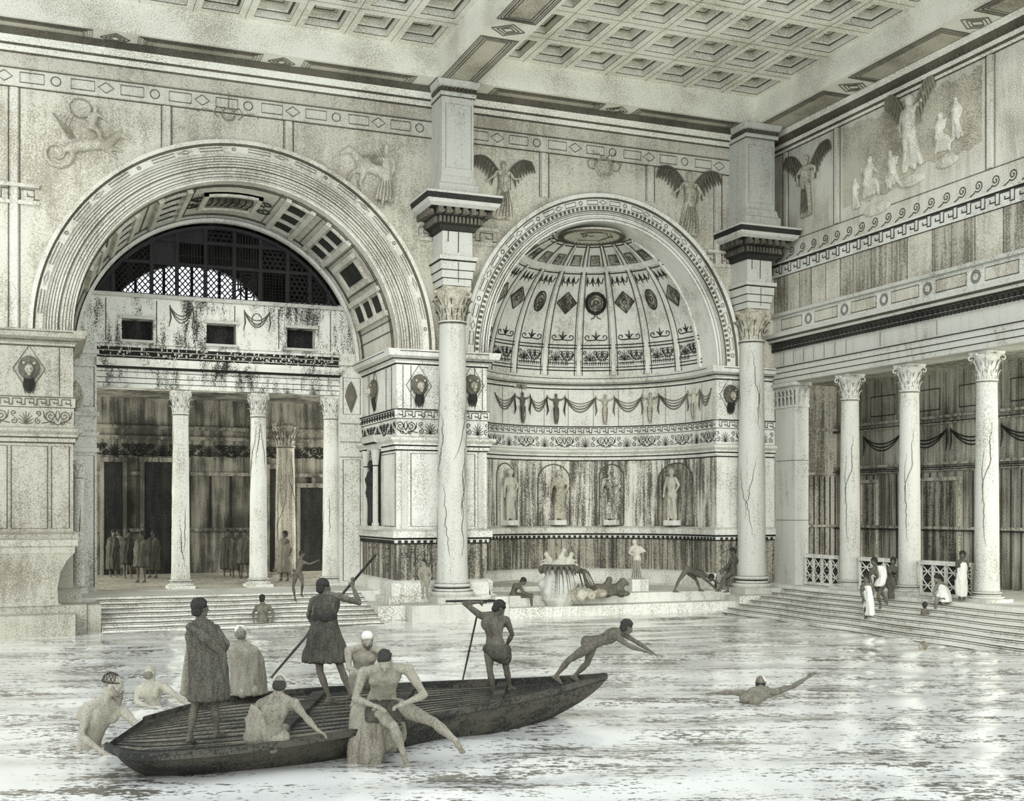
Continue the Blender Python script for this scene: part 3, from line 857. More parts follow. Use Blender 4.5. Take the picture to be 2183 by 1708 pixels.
# painted ornaments of each dome panel: festoons above, scroll plant below, scroll panel in the band
mb = MB(); mb2 = MB()
for k in range(NP):
    az = PI*(k+.5)/NP; hw = PI/NP*.40
    def dm(s, z, o=.012, az=az): return dome(az+s, z, o)
    for j in (-1, 0, 1):
        c = az; w = hw*.55
        mb.tube([dome(az+j*w-w*.45+w*.9*i/6, .845-.05*(1-(i/3-1)**2), .015) for i in range(7)], .017, 4)
        mb.tube([dome(az+j*w-w*.45, .86, .015), dome(az+j*w-w*.5, .80, .015), dome(az+j*w-w*.42, .765, .015)], [.012, .026, .008], 4)
    # scroll plant
    q = lambda x, z, az=az: dome(az+x/(DR*math.cos(.36)), .3+z/DH, .015)
    for sg in (-1, 1):
        mb.tube([q(0, .04), q(sg*.2, .02)]+[q(sg*(.3+math.cos(a)*.12*(1-.1*i)), .13+math.sin(a)*.11*(1-.1*i)) for i, a in enumerate([-PI/2+.8*j for j in range(8)])], .018, 4)
        mb.tube([q(0, .05), q(sg*.08, .18), q(sg*.16, .22)], [.012, .028, .008], 4)
    mb.tube([q(0, .02), q(0, .2), q(0, .36)], [.016, .03, .008], 4)
    # scroll panel of the low band
    b = lambda s, z, az=az: dome(az+s/DR, .115+z/DH, .015)
    scrolls(mb, b, -.46, .46, .06, .52, .017, .46)
    frame(mb, b, -.5, .5, .02, .56, .014)
    # coffer square of the upper ring
    qq = dplate(mb2, az, 1.04, [(-.13, -.2), (.15, -.2), (.12, .2), (-.11, .2)], -.02, .05)
    mb.tube([qq(x, z, .035) for x, z in ((-.17, -.25), (.17, -.25), (.14, .24), (-.14, .24))], .016, 4, True)
mb.build('dome_tendrils', 'ink', sd)
mb2.build('dome_coffer', 'dado', sd)
# apse archivolt
ABQ = [(-.02, 0), (-.02, .1), (.1, .12), (.12, .07), (.3, .07), (.32, .14), (.44, .14), (.46, .1), (.68, .1), (.72, .2), (.84, .22), (.88, 0)]
H2 = 1.0
mb = MB()
k = len(ABQ); n0 = 0; n = 60
def ap2(a, r, pj):
    return V((AC-(AR+r)*math.cos(a), YW-pj, 8.05+(DH+r)*math.sin(a)))
for i in range(n+1): mb.v += [ap2(PI*i/n, dr, pj) for dr, pj in ABQ]
mt = [0, 0, 1, 0, 1, 0, 1, 0, 1, 0, 0]
for i in range(n):
    for j in range(k-1):
        mb.mi = mt[j]; a = i*k+j; mb.face((a, a+k, a+k+1, a+1))
mb.mi = 1
sm = lambda s, z, o=0: ap2(s/5.0, z, .15+o)
dentils(mb, lambda s, z, o=0: sm(s, z, o-.04), .1, PI*5-.1, .335, .43, .06, .5, .17)
rects(mb, lambda s, z: ap2(s/5.0, z, .11), .2, PI*5-.2, .48, .66, .012, .85)
for z in (.05, .2, .26): mb.tube([ap2(PI*i/60, z, .125 if z < .1 else .08) for i in range(61)], .01, 4)
trim(mb, ['pale', 'line'], 'dentilled archivolt round the apse dome', True)
# ================================================================ columns, pilasters, ceiling, right wall, floor
CX1, CX2, CY = 11.65, 22.25, 33.6
COLS = ((CX1, 'left of the apse', 11, 10), (CX2, 'right of the apse', 23, 7))
for cx, where, seed, veins in COLS:
    c = (cx, CY)
    t = thing('giant_column', (cx, CY, .47), 'giant white marble column with cracks and leafy capital, %s' % where, 'column', 'giant columns before the back wall')
    colbase(t, c, .47, 1.08, .46); shaft(t, c, 1.08, 8.85, .45, 'white', veins, seed); capital(t, c, 8.85, 9.91, .39, .48, ('relief', 'ink'))
    R = lambda h: [(cx-h, CY-h), (cx+h, CY-h), (cx+h, CY+h), (cx-h, CY+h)]
    e = thing('impost_block', (cx, CY, 9.91), 'white stepped impost block with dark bracketed cornice, on the giant column %s' % where, 'impost block', 'impost blocks on the giant columns')
    mb = MB().sweep([(.0, 9.92), (.0, 10.12), (.04, 10.14), (.05, 10.36), (.09, 10.38), (.1, 10.62), (.15, 10.66), (.16, 10.78), (.02, 10.82)], R(.44), mats=[0, 1, 0, 1, 0, 1, 0, 0], closed=True)
    mb.mi = 1
    for y in (CY-.55,): mb.tube([V((cx, y, 10.0)), V((cx, y, 10.6))], .01, 4)
    mb.build('fascia', ['white', 'ink'], e)
    mb = MB().box(cx-.47, cx+.47, CY-.47, CY+.49, 10.74, 11.6); mb.mi = 1
    for (x, za, zb) in ((.02, 10.9, 11.55), (-.3, 11.2, 11.55)): mb.tube([V((cx+x, CY-.475, za)), V((cx+x+.01, CY-.475, zb))], .014, 4)
    mb.build('block', ['white', 'ink'], e)
    mb = MB().sweep([(0, 11.52), (.08, 11.54), (.12, 11.68), (.2, 11.7), (.2, 11.9), (.3, 11.92), (.32, 12.1), (.5, 12.12), (.62, 12.2), (.66, 12.3), (.7, 12.46), (.72, 12.52), (.0, 12.56)], R(.47), mats=[1, 1, 1, 1, 1, 1, 1, 0, 0, 1, 0, 0], closed=True)
    mb.build('cornice', ['white', 'ink'], e)
    for row, (o, z0, z1, dp, n) in enumerate(((.66, 11.72, 11.9, .1, 11), (.78, 11.94, 12.13, .22, 6))):
        mb = MB(); h = .47+.2 if row == 0 else .47+.3
        cor = R(h); pa = Path(cor+[cor[0]])
        dentils(mb, lambda s, z, o=0: pa.at(s, z, o-.02), .02, pa.L-.02, z0, z1, dp, .55, pa.L/(n*4))
        if row == 1:
            for k in range(24):
                q = pa.at(pa.L*(k+.75)/24, 12.02, .1); mb.ell(q, .07, seg=6, ring=4)
        mb.build('bracket_row' if row else 'dentil_row', 'statuedark', e)  # dark colour imitates hatched shade under the cornice
    p = thing('pilaster', (cx, CY, 12.56), 'white square pilaster rising to the ceiling beam above the giant column %s' % where, 'pilaster', 'pilasters under the ceiling')
    hw = .5 if cx < 20 else .57
    MB().sweep([(.1, 12.57), (.12, 12.9), (.06, 12.95), (.02, 13.15), (0, 13.18)], R(hw), closed=True).build('pedestal', 'white', p)
    mb = MB().box(cx-hw, cx+hw, CY-.5, CY+.5, 13.1, 15.6); mb.mi = 1
    frame(mb, lambda s, z: V((s, CY-.505, z)), cx-hw+.12, cx+hw-.08, 13.4, 15.3, .008)
    mb.build('pilaster_shaft', ['white', 'faint'], p)
    mb = MB().sweep([(0, 15.5), (.05, 15.52), (.07, 15.62), (.03, 15.66), (.04, 15.78), (.12, 15.82), (.16, 15.98), (0, 15.99)], R(hw), mats=[1, 0, 0, 1, 0, 0, 0], closed=True)
    cor = R(hw+.05); pa = Path(cor+[cor[0]]); mb.mi = 1
    dentils(mb, lambda s, z, o=0: pa.at(s, z, o-.02), .02, pa.L-.02, 15.68, 15.78, .06, .5, .13)
    mb.build('pilaster_cap', ['white', 'line'], p)

# ---- columns in the great arch
def slim_column(name, c, zb, z0, z1, z2, r, label, group, mat='pale', mats=('pale', 'line'), veins=4):
    t = thing(name, (c[0], c[1], zb), label, 'column', group)
    colbase(t, c, zb, z0, r, mats); shaft(t, c, z0, z1, r, mat, veins, int(c[0]*10)); capital(t, c, z1, z2, r*.87, r*1.15, mats)
    return t
for x, lab in ((4.27, 'pale slim column in the great arch, under the left opening of the parapet'), (6.72, 'pale slim column at the middle of the great arch, lit along its right side'), (9.12, 'pale slim column against the right jamb of the great arch')):
    slim_column('arch_column', (x, 38.62), .75, 1.05, 6.26, 7.02, .275, lab, 'slim columns in the great arch', 'pale', ('pale', 'ink'))
slim_column('hall_column', (8.72, 44.3), .75, 1.05, 5.6, 6.5, .38, 'dim column standing alone in the far hall, seen right of the middle arch column', 'hall columns', 'slab', ('slab', 'ink'))
slim_column('colonnette', (1.2, 37.6), .75, 1.0, 4.2, 4.8, .16, 'small pale colonnette tucked behind the left pier', 'colonnettes', 'pale', ('pale', 'line'), 1)

# ---- small aedicule on the left face of the middle pier
AEY = 36.25
t = thing('aedicule', (9.9, AEY, 2.66), 'small columned shrine frame round a dark niche on the left face of the middle pier', 'shrine')
mb = MB().sweep([(.02, 5.12), (.12, 5.14), (.14, 5.3), (.3, 5.36), (.34, 5.5), (.38, 5.56), (0, 5.6)], [(10.04, AEY+.75), (10.04, AEY-.75)], mats=[0, 0, 1, 0, 0, 0]); mb.build('cornice', ['white', 'ink'], t)
MB().box(9.68, 10.05, AEY-.85, AEY+.85, 2.62, 2.74).build('sill', 'white', t)
MB().box(9.98, 10.06, AEY-.42, AEY+.42, 2.75, 5.1).build('niche_panel', 'ink', t)  # flat dark panel stands in for the recess and its shade
for yy in (AEY-.55, AEY+.55):
    m_ = MB(); m_.lathe([(.12, 2.74), (.12, 2.82), (.09, 2.86), (.085, 4.6), (.09, 4.64), (.15, 5.12)], (9.84, yy, 0), 12, [0, 0, 0, 1, 0]); m_.build('colonnette', ['white', 'ink'], t, True)

# ---- ceiling: coffered fields between beams
ZB, ZC = 16.0, 16.85
XB0, XB1 = 11.0, 12.3
ceil = struct(thing('ceiling', (10, 26, ZC), 'coffered ceiling of the great hall', 'ceiling', kind='structure'), None)
def bay(x0, nx, y1, ny):
    px, py = 1.4, 1.9; cw, cd = 1.0, 1.34
    mb = MB(); cs = []
    for i in range(nx):
        for j in range(ny):
            a, b = x0+i*px, y1-(j+1)*py; c = (a+px/2, b+py/2); cs.append((c, j))
            xs = [a, c[0]-cw/2, c[0]+cw/2, a+px]; ys = [b, c[1]-cd/2, c[1]+cd/2, b+py]
            for m in range(3):
                for n in range(3):
                    if m == 1 and n == 1: continue
                    n0 = len(mb.v); mb.v += [V((xs[m], ys[n], ZC)), V((xs[m+1], ys[n], ZC)), V((xs[m+1], ys[n+1], ZC)), V((xs[m], ys[n+1], ZC))]; mb.face(range(n0, n0+4))
    mb.mi = 1
    for i in range(nx+1): mb.tube([V((x0+i*px, y1, ZC-.005)), V((x0+i*px, y1-ny*py, ZC-.005))], .008, 4)
    for j in range(ny+1): mb.tube([V((x0, y1-j*py, ZC-.005)), V((x0+nx*px, y1-j*py, ZC-.005))], .008, 4)
    mb.build('ceiling_grid', ['ceil', 'faint'], ceil, recalc=False)
    return cs
def coffer_mesh():
    c = V((0, 0, 0)); cw, cd = 1.0, 1.34; mb = MB(); o = V((c.x, c.y, ZC))
    def ringf(w, d, z): return [o+V((-w/2, -d/2, z)), o+V((w/2, -d/2, z)), o+V((w/2, d/2, z)), o+V((-w/2, d/2, z))]
    rs = [ringf(cw, cd, 0), ringf(cw, cd, .2), ringf(cw-.16, cd-.16, .2), ringf(cw-.2, cd-.2, .24), ringf(cw-.2, cd-.2, .38), ringf(cw-.46, cd-.56, .38), ringf(cw-.46, cd-.56, .48)]
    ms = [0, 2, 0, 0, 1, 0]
    for k in range(len(rs)-1):
        n0 = len(mb.v); mb.v += rs[k]+rs[k+1]; mb.mi = ms[k]
        for j in range(4): mb.face((n0+j, n0+4+j, n0+4+(j+1) % 4, n0+(j+1) % 4))
    n0 = len(mb.v); mb.v += rs[-1]; mb.mi = 1; mb.face((n0, n0+3, n0+2, n0+1))
    mb.mi = 2
    mb.tube(ringf(cw-.14, cd-.14, .2), .014, 4, True); mb.tube(ringf(cw-.46, cd-.56, .375), .016, 4, True); mb.tube(ringf(cw, cd, 0), .011, 4, True)
    return mb
cof = ros = None
for (x0, nx, y1, ny) in ((XB1+.02, 7, 33.08, 7), (XB0-.02-1.4*10, 10, 33.08, 6)):
    for (c, j) in bay(x0, nx, y1, ny):
        if j > 4: 
            pass
        if cof is None:
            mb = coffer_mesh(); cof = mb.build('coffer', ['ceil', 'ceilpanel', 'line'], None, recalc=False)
            off = cof.location.copy(); cof.parent = ceil
            rb = MB()
            for k in range(8):
                a = k*PI/4; rb.ell((.13*math.cos(a), .16*math.sin(a), .05), .08, .08, .05, seg=6, ring=4)
            rb.ell((0, 0, .03), .07, .07, .06, seg=8, ring=5)
            ros = rb.build('rosette', 'ceilpanel', None, True); ros.parent = cof; ros.location = (0, 0, .38)
            o, r = cof, ros
        else:
            o = cof.copy(); COL.objects.link(o); r = ros.copy(); COL.objects.link(r); r.parent = o
        o.location = V((c[0], c[1], ZC))-wloc(ceil)
# beams
def beam(x0, x1, y0, y1, label):
    global TN
    mb = MB().box(x0, x1, y0, y1, ZB, ZC+.02); mb.mi = 1
    along = (x1-x0) > (y1-y0)
    L_ = (x1-x0) if along else (y1-y0); W_ = (y1-y0) if along else (x1-x0)
    def m(s, q, dz=-.01): return V((x0+s, y0+q, ZB+dz)) if along else V((x0+q, y0+s, ZB+dz))
    n = max(1, round(L_/4.6)); w = L_/n
    for i in range(n):
        a, b = i*w+.45, (i+1)*w-.45
        for k, r in ((.14, .016), (.2, .012), (.27, .02), (.36, .014)):
            if W_-2*k < .05: continue
            mb.tube([m(a+k, k), m(b-k, k), m(b-k, W_-k), m(a+k, W_-k)], r, 4, True)
        c = i*w
        for k in (.38, .26, .15): 
            if i: mb.tube([m(c-k, W_/2), m(c, W_/2-k*W_/1.1), m(c+k, W_/2), m(c, W_/2+k*W_/1.1)], .016, 4, True)
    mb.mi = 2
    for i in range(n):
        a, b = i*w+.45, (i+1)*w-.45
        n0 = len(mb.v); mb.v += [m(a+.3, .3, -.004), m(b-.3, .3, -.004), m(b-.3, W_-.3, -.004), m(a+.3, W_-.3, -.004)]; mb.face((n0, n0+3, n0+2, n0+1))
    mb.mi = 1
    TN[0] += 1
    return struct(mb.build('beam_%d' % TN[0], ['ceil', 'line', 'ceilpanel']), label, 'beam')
beam(XB1-.02, 22.1, 33.06, 34.12, 'ceiling beam along the wall over the apse')
beam(-7, XB0, 33.06, 34.12, 'ceiling beam along the wall over the great arch')
beam(XB0-.03, XB1+.03, 19, 34.12, 'cross beam running out from the left pilaster')
beam(22.08, 23.7, 14, 34.12, 'ceiling beam along the right wall')

# ---- upper back wall: crown, frieze, panel strips
def U(s, z, o=0.0): return V((s, YW-.012-o, z))
for x0, x1, lab in ((-7, CX1-.5, 'over the great arch'), (CX1+.5, CX2-.57, 'over the apse')):
    mb = MB().sweep([(0, 15.42), (.06, 15.46), (.1, 15.6), (.18, 15.64), (.3, 15.8), (.34, 15.98), (0, 16)], [(x0, YW), (x1, YW)], mats=[1, 0, 1, 0, 1, 0])
    mb.mi = 1; dentils(mb, lambda s, z, o=0: U(s, z, .1+o), x0, x1, 15.64, 15.76, .07, .6, .17)
    trim(mb, ['ceil', 'line'], 'crown moulding with egg pattern %s' % lab)
    mb = MB().sweep([(0, 14.5), (.04, 14.53), (.02, 14.56), (.02, 15.0), (.05, 15.03), (0, 15.07)], [(x0, YW), (x1, YW)], mats=[1, 0, 0, 1, 0]); mb.mi = 1
    rects(mb, lambda s, z: U(s, z, .015), x0+.1, x1-.1, 14.6, 14.98, .014, 1.25)
    trim(mb, ['wall', 'line'], 'frieze of small boxes and lozenges %s' % lab)
mb = MB()
for px, y in ((355, 250), (615, 250), (30, 250)):
    x = onY(px, y, YW).x; zb = A1Z+5.7*math.sin(math.acos(min(1, abs((x-A1C)/5.7)))) if abs(x-A1C) < 5.7 else 8.1
    mb.box(x-.09, x+.09, YW-.05, YW, zb, 14.5)
    mb.mi = 1; mb.tube([U(x-.14, zb), U(x-.14, 14.5)], .012, 4); mb.tube([U(x+.14, zb), U(x+.14, 14.5)], .012, 4); mb.mi = 0
for px in (1160, 1386, 1530):
    x = onY(px, 350, YW).x; d = abs(x-AC); zb = 8.6+5.0*math.sqrt(max(0, 1-(d/5.02)**2)) if d < 5 else 8.1
    mb.box(x-.1, x+.1, YW-.05, YW, zb, 14.5); mb.mi = 1
    for k in (-.16, .16): mb.tube([U(x+k, zb), U(x+k, 14.5)], .013, 4)
    mb.mi = 0
for x0, x1 in ((-7, .1), (10.75, 11.15), (12.15, 13.3), (20.8, 21.7)):
    mb.box(x0, x1, YW-.1, YW, 11.85, 11.95); mb.box(x0, x1, YW-.06, YW, 11.4, 11.5); mb.mi = 1
    meander(mb, U, x0, x1, 11.55, 11.8, .012); mb.mi = 0
trim(mb, ['wall', 'line'], 'raised strips dividing the painted panels of the upper wall')

# ---- right wall: entablature, slabs, meander, painted panels
RP = [(XR, YW), (XR, 12)]
mb = MB()
n0 = 0
mb.mi = 0; mb.v += [V((XR, YW, 9.2)), V((XR, 12, 9.2)), V((XR, 12, 16.02)), V((XR, YW, 16.02))]; mb.face((0, 1, 2, 3))
struct(mb.build('wall_right', 'wall', recalc=False), 'upper right wall above the colonnade', 'wall')
def RW(s, z, o=0.0): return V((XR-.012-o, YW-s, z))
mb = MB(); rg = random.Random(8); s = .05
while s < 21:
    w_ = rg.uniform(.62, 1.15); mb.mi = rg.choice((0, 0, 1))
    mb.v += (q := [RW(s, 9.95, .006), RW(s+w_-.03, 9.95, .006), RW(s+w_-.03, 11.15, .006), RW(s, 11.15, .006)]); n0 = len(mb.v)-4; mb.face((n0, n0+1, n0+2, n0+3))
    mb.mi = 2; mb.tube([RW(s-.015, 9.95), RW(s-.015, 11.15)], .012, 4); s += w_
trim(mb, ['slab', 'panel', 'line'], 'row of tall grey marble slabs on the right wall')
mb = MB().sweep([(0, 11.14), (.06, 11.16), (.08, 11.22), (.08, 11.54), (.14, 11.58), (.14, 11.64), (0, 11.68)], RP, mats=[1, 0, 0, 1, 0, 0]); mb.mi = 1
meander(mb, lambda s, z: RW(s, z, .075), .05, 21, 11.25, 11.52, .017); vitruvian(mb, RW, .1, 20, 11.72, 12.12, .014)
trim(mb, ['pale', 'ink'], 'Greek key band with running scrolls along the right wall')
mb = MB().sweep([(0, 15.3), (.04, 15.33), (.04, 15.42), (.1, 15.48), (.12, 15.6), (.26, 15.8), (.3, 15.98), (0, 16)], RP, mats=[1, 0, 1, 0, 1, 0, 0]); mb.mi = 1
dentils(mb, lambda s, z, o=0: RW(s, z, .1+o), 0, 21, 15.6, 15.72, .07, .6, .17)
trim(mb, ['ceil', 'line'], 'crown moulding along the right wall')
YS = [onX(p, 350, XR).y for p in (1676, 1785, 2112)]
mb = MB()
for y in YS:
    mb.box(XR-.06, XR, y-.08, y+.08, 12.3, 15.3); mb.mi = 1
    for k in (-.16, .16): mb.tube([V((XR-.02, y+k, 12.3)), V((XR-.02, y+k, 15.3))], .012, 4)
    mb.mi = 0
mb.mi = 1; hline(mb, RW, 0, 21, 12.28, .012)
trim(mb, ['wall', 'line'], 'raised strips dividing the painted panels of the right wall')
e = thing('colonnade_entablature', (23.9, 24, 7.53), 'long white entablature with dark toothed band, carried by the right colonnade', 'entablature')
mb = MB().sweep([(0, 7.53), (.02, 7.55), (.02, 7.68), (.06, 7.7), (.06, 7.86), (.1, 7.88), (.1, 8.04), (.16, 8.06), (0, 8.1)], [(XR-.05, YW-.02), (XR-.05, 12)], mats=[0, 0, 1, 0, 1, 0, 1, 0])
mb.box(XR-.05, 24.5, 12, YW-.02, 7.53, 8.1); mb.build('architrave', ['white', 'ink'], e)
mb = MB().box(XR-.03, 24.5, 12, YW-.02, 8.1, 8.6); mb.mi = 1
for k, y in enumerate([33.5-.55*i for i in range(7)]+[28.6, 26.2]): mb.tube([V((XR-.035, y, 8.14)), V((XR-.035, y, 8.56))], .01, 4)
mb.build('frieze', ['white', 'line'], e)
mb = MB().box(XR-.06, 24.5, 12, YW-.02, 8.6, 8.9); 
pa = Path([(XR-.06, YW-.02), (XR-.06, 12)])
mb.mi = 1; dentils(mb, lambda s, z, o=0: pa.at(s, z, o), .02, 21.5, 8.62, 8.72, .08, .55, .15); dentils(mb, lambda s, z, o=0: pa.at(s, z, o), .09, 21.5, 8.75, 8.87, .12, .6, .2)
mb.build('toothed_band', ['pale', 'ink'], e)
mb = MB().sweep([(0, 8.9), (.2, 8.92), (.22, 9.0), (.34, 9.05), (.36, 9.18), (0, 9.22)], [(XR-.05, YW-.02), (XR-.05, 12)], mats=[1, 0, 1, 0, 0]); mb.build('cornice', ['white', 'line'], e)
mb = MB().box(XR-.05, 24.5, 12, YW-.02, 9.22, 9.78); mb.mi = 1
def RE(s, z, o=0.0): return V((XR-.062-o, YW-s, z))
s = .5; 
while s < 20:
    mb.mi = 2; n0 = len(mb.v); mb.v += [RE(s, 9.34), RE(s+1.15, 9.34), RE(s+1.15, 9.68), RE(s, 9.68)]; mb.face((n0, n0+1, n0+2, n0+3))
    mb.mi = 1; frame(mb, RE, s, s+1.15, 9.34, 9.68, .013)
    for rr in (.17, .12): mb.tube([RE(s+1.5+rr*math.cos(a), 9.51+rr*math.sin(a)) for a in [k*PI/7 for k in range(14)]], .012, 4, True)
    s += 1.85
mb.build('panel_course', ['pale', 'line', 'panel'], e)
MB().sweep([(0, 9.78), (.12, 9.8), (.14, 9.9), (0, 9.93)], [(XR-.05, YW-.02), (XR-.05, 12)]).build('ledge', 'white', e)

# right colonnade
pt = thing('square_pier', (23.7, 33.4, .75), 'white square pier with leafy capital, beside the giant column right of the apse', 'pier')
mb = MB().box(23.45, 24.0, 32.85, 33.95, .75, 6.7); mb.mi = 1
for z in (2.9, 4.9): mb.tube([V((23.44, 33.9, z)), V((23.44, 32.84, z)), V((24.0, 32.84, z))], .008, 4)
mb.build('pier_shaft', ['white', 'line'], pt)
mb = MB().box(23.42, 24.02, 32.82, 33.97, 6.68, 6.76); mb.box(23.47, 23.98, 32.87, 33.93, 6.7, 7.4); mb.box(23.36, 24.06, 32.76, 34.0, 7.4, 7.52)
for z, h, cu in ((6.76, .36, .1), (6.95, .42, .16)):
    for k in range(5): mb.mi = 0; leaf(mb, V((23.46, 32.95+k*.22, z)), V((-1, 0, 0)), V((0, 0, 1)), h, .2, cu); mb.mi = 1; mb.tube([V((23.44, 32.84+k*.22, z)), V((23.42, 32.84+k*.22, z+h*.7))], .014, 4)
    for k in range(3): mb.mi = 0; leaf(mb, V((23.55+k*.2, 32.86, z)), V((0, -1, 0)), V((0, 0, 1)), h, .2, cu)
mb.build('capital', ['white', 'ink'], pt)
first = None
for px, lab in ((1812, 'slim white column of the right colonnade, next to the square pier'), (1939, 'slim white column of the right colonnade, in the middle, behind the people in white'), (2104, 'slim pale column of the right colonnade, nearest the picture edge')):
    q = onX(px, 1000, 23.85)
    if first is None:
        first = slim_column('colonnade_column', (23.85, q.y), .75, 1.05, 6.7, 7.52, .31, lab, 'columns of the right colonnade', 'white', ('white', 'line'), 6); y0 = q.y
    else: dup(first, V((23.85, q.y, .75)), lab)
YC = [onX(p, 1000, 23.85).y for p in (1812, 1939, 2104)]
dup(first, V((23.85, 21.75, .75)), 'column of the right colonnade beyond the picture edge')
# railings between the columns
def railing(y0, y1, label):
    t = thing('lattice_railing', (23.85, (y0+y1)/2, .75), label, 'railing', 'stone railings of the right colonnade')
    MB().box(23.76, 23.94, y0, y1, 1.66, 1.78).build('top_rail', 'pale', t); MB().box(23.78, 23.92, y0, y1, .77, .86).build('bottom_rail', 'pale', t)
    n = max(2, round((y1-y0)/.5)); w = (y1-y0)/n
    for i in range(n+1): MB().box(23.79, 23.91, y0+i*w-.035 if i else y0, y0+i*w+.035 if i < n else y1, .86, 1.66).build('post', 'pale', t)
    mb = MB()
    for i in range(n):
        a, b = y0+i*w+.04, y0+(i+1)*w-.04
        for z0, z1 in ((.87, 1.25), (1.27, 1.65)):
            mb.mi = 0; mb.box(23.87, 23.89, a, b, z0, z1); mb.mi = 1
            for p, q in (((a, z0), (b, z1)), ((a, z1), (b, z0)), ((a, (z0+z1)/2), (b, (z0+z1)/2))): mb.tube([V((23.85, p[0], p[1])), V((23.85, q[0], q[1]))], .022, 4)
    mb.build('lattice_panel', ['ink', 'pale'], t)
railing(YC[0]+.5, 32.8, 'lattice railing between the square pier and the first slim column')
railing(YC[1]+.5, YC[0]-.5, 'lattice railing between the first and second slim columns, behind the people in white')
railing(YC[2]+.5, YC[1]-.5, 'lattice railing between the second and third slim columns, behind the seated white figure')
# aisle behind
mb = MB()
mb.box(28, 28.3, 12, 37, 0, 8.2); mb.box(24.6, 28.3, 36.6, 37, 0, 8.2); mb.box(24.5, 28.3, 12, 37, 7.9, 8.2); mb.box(24.0, 24.5, 33.9, 37, 0, 8.2)
struct(mb.build('wall_aisle', 'aisle'), 'grey wall of the aisle behind the right colonnade', 'wall')
mb = MB()
def AW(s, z, o=0): return V((27.97-o, 37-s, z))
for z in (2.6, 4.55, 4.75, 6.1, 6.3): mb.box(27.85, 28, 12, 36.6, z, z+.09)
for z in (2.6, 4.55, 6.2): mb.box(24.6, 28, 36.48, 36.6, z, z+.09)
mb.mi = 1
for k in range(60):
    s = 1+k*.4; mb.tube([AW(s, .8), AW(s+random.uniform(-.05, .05), 4.5)], random.choice((.012, .02, .03)), 4)
    if k % 2: mb.tube([AW(s, 6.35), AW(s, 7.8)], .012, 4)
for k in range(9): festoon(mb, AW, 2+k*2.2, 4+k*2.2, 5.9, .55, .022)
for k in range(8): frame(mb, AW, 2.4+k*2.2, 3.7+k*2.2, 6.6, 7.3, .016)
for k in range(14): mb.tube([V((24.8+k*.24, 36.56, .8)), V((24.8+k*.24, 36.56, 4.5))], .02, 4)
for z in (4.6, 4.66, 6.16, 2.56): hline(mb, lambda s, zz: AW(s, zz, .13), .4, 24, z, .016)
trim(mb, ['aisle', 'ink'], 'string courses and festoons on the aisle wall')
for k, (px0, px1) in enumerate(((1968, 2040), (1838, 1865))):
    a, b = onX(px0, 1000, 27.9), onX(px1, 1000, 27.9)
    d = thing('door_%d' % (5+k), (27.9, (a.y+b.y)/2, .75), ['wide dark opening in the aisle wall behind the second and third slim columns', 'narrow dark opening in the aisle wall right of the first slim column'][k], 'doorway', kind='structure')
    MB().box(27.9, 28.05, b.y, a.y, .75, 4.2).build('door_leaf', 'dado', d)
    f = MB(); f.box(27.86, 28, b.y-.1, b.y, .75, 4.2); f.box(27.86, 28, a.y, a.y+.1, .75, 4.2); f.box(27.84, 28, b.y-.12, a.y+.12, 4.21, 4.33); f.build('door_frame', 'aisle', d)

# ---- floors, steps, pedestals
mb = MB()
mb.box(-6, 16, 35.3, 38.3, -.5, .75); mb.box(23.0, 28, 10, 36.8, -.5, .75); mb.box(AC-AR-.02, AC+AR+.02, 33.3, 39.2, -.5, .6); mb.box(13.06, 21.19, 32.6, 33.4, -.5, .3); mb.box(21.0, 23.2, 32.4, 34.3, -.5, .46)
mb.box(10.0, 13.0, 33.9, 35, -.5, .4)
struct(mb.build('floor', 'pale'), 'pale stone floor round the pool', 'floor')
struct(MB().box(-6, 16, 38.3, 48, -.5, .75).build('floor', 'slab'), 'grey marble floor of the far hall', 'floor')
t = thing('stone_steps', (4, 33.6, -.4), 'broad stone steps descending from the great arch into the pool', 'steps')
for k in range(9):
    mb = MB().box(1.63, 9.19, 35.3-.36*(k+1), 35.3-.36*k+.02 if k else 35.32, -.6, .70-.1*k); mb.mi = 1; y_ = 35.3-.36*(k+1)-.004
    for dz in (.0, -.045): mb.tube([V((1.63+(9.19-1.63)*i/20, y_, .70-.1*k+dz+.008*math.sin(i*1.7+k))) for i in range(21)], .013 if dz == 0 else .008, 4)
    mb.build('step', ['pale', 'line'], t)
t = thing('stone_steps', (22, 22, -.4), 'broad stone steps descending from the right colonnade into the pool', 'steps')
for k in range(8):
    mb = MB().box(23.02-.42*(k+1), 23.02-.42*k+.01, 10, 32.35-.0*k, -.6, .66-.11*k); mb.mi = 1; x_ = 23.02-.42*(k+1)-.004
    for dz in (.0, -.05): mb.tube([V((x_, 10+22.3*i/30, .66-.11*k+dz+.008*math.sin(i*1.3+k))) for i in range(31)], .013 if dz == 0 else .008, 4)
    mb.build('step', ['pale', 'line'], t)
for x0, x1, lab, nm in ((10.05, 13.05, 'left of the apse', 'pedestal_block'), (21.2, 23.15, 'right of the apse', 'pedestal_block')):
    o = MB().box(x0, x1, 32.5, 34.4, -.5, .47).build(nm, 'white'); tag(o, 'low white stone platform under the giant column %s' % lab, 'platform')
    o['kind'] = 'thing'
o = MB().box(9.2, 10.04, 33.1, 38.05, -.5, .44).build('pedestal_block', 'pale'); tag(o, 'pale low block at the foot of the middle pier, beside the arch steps', 'platform', kind='thing')
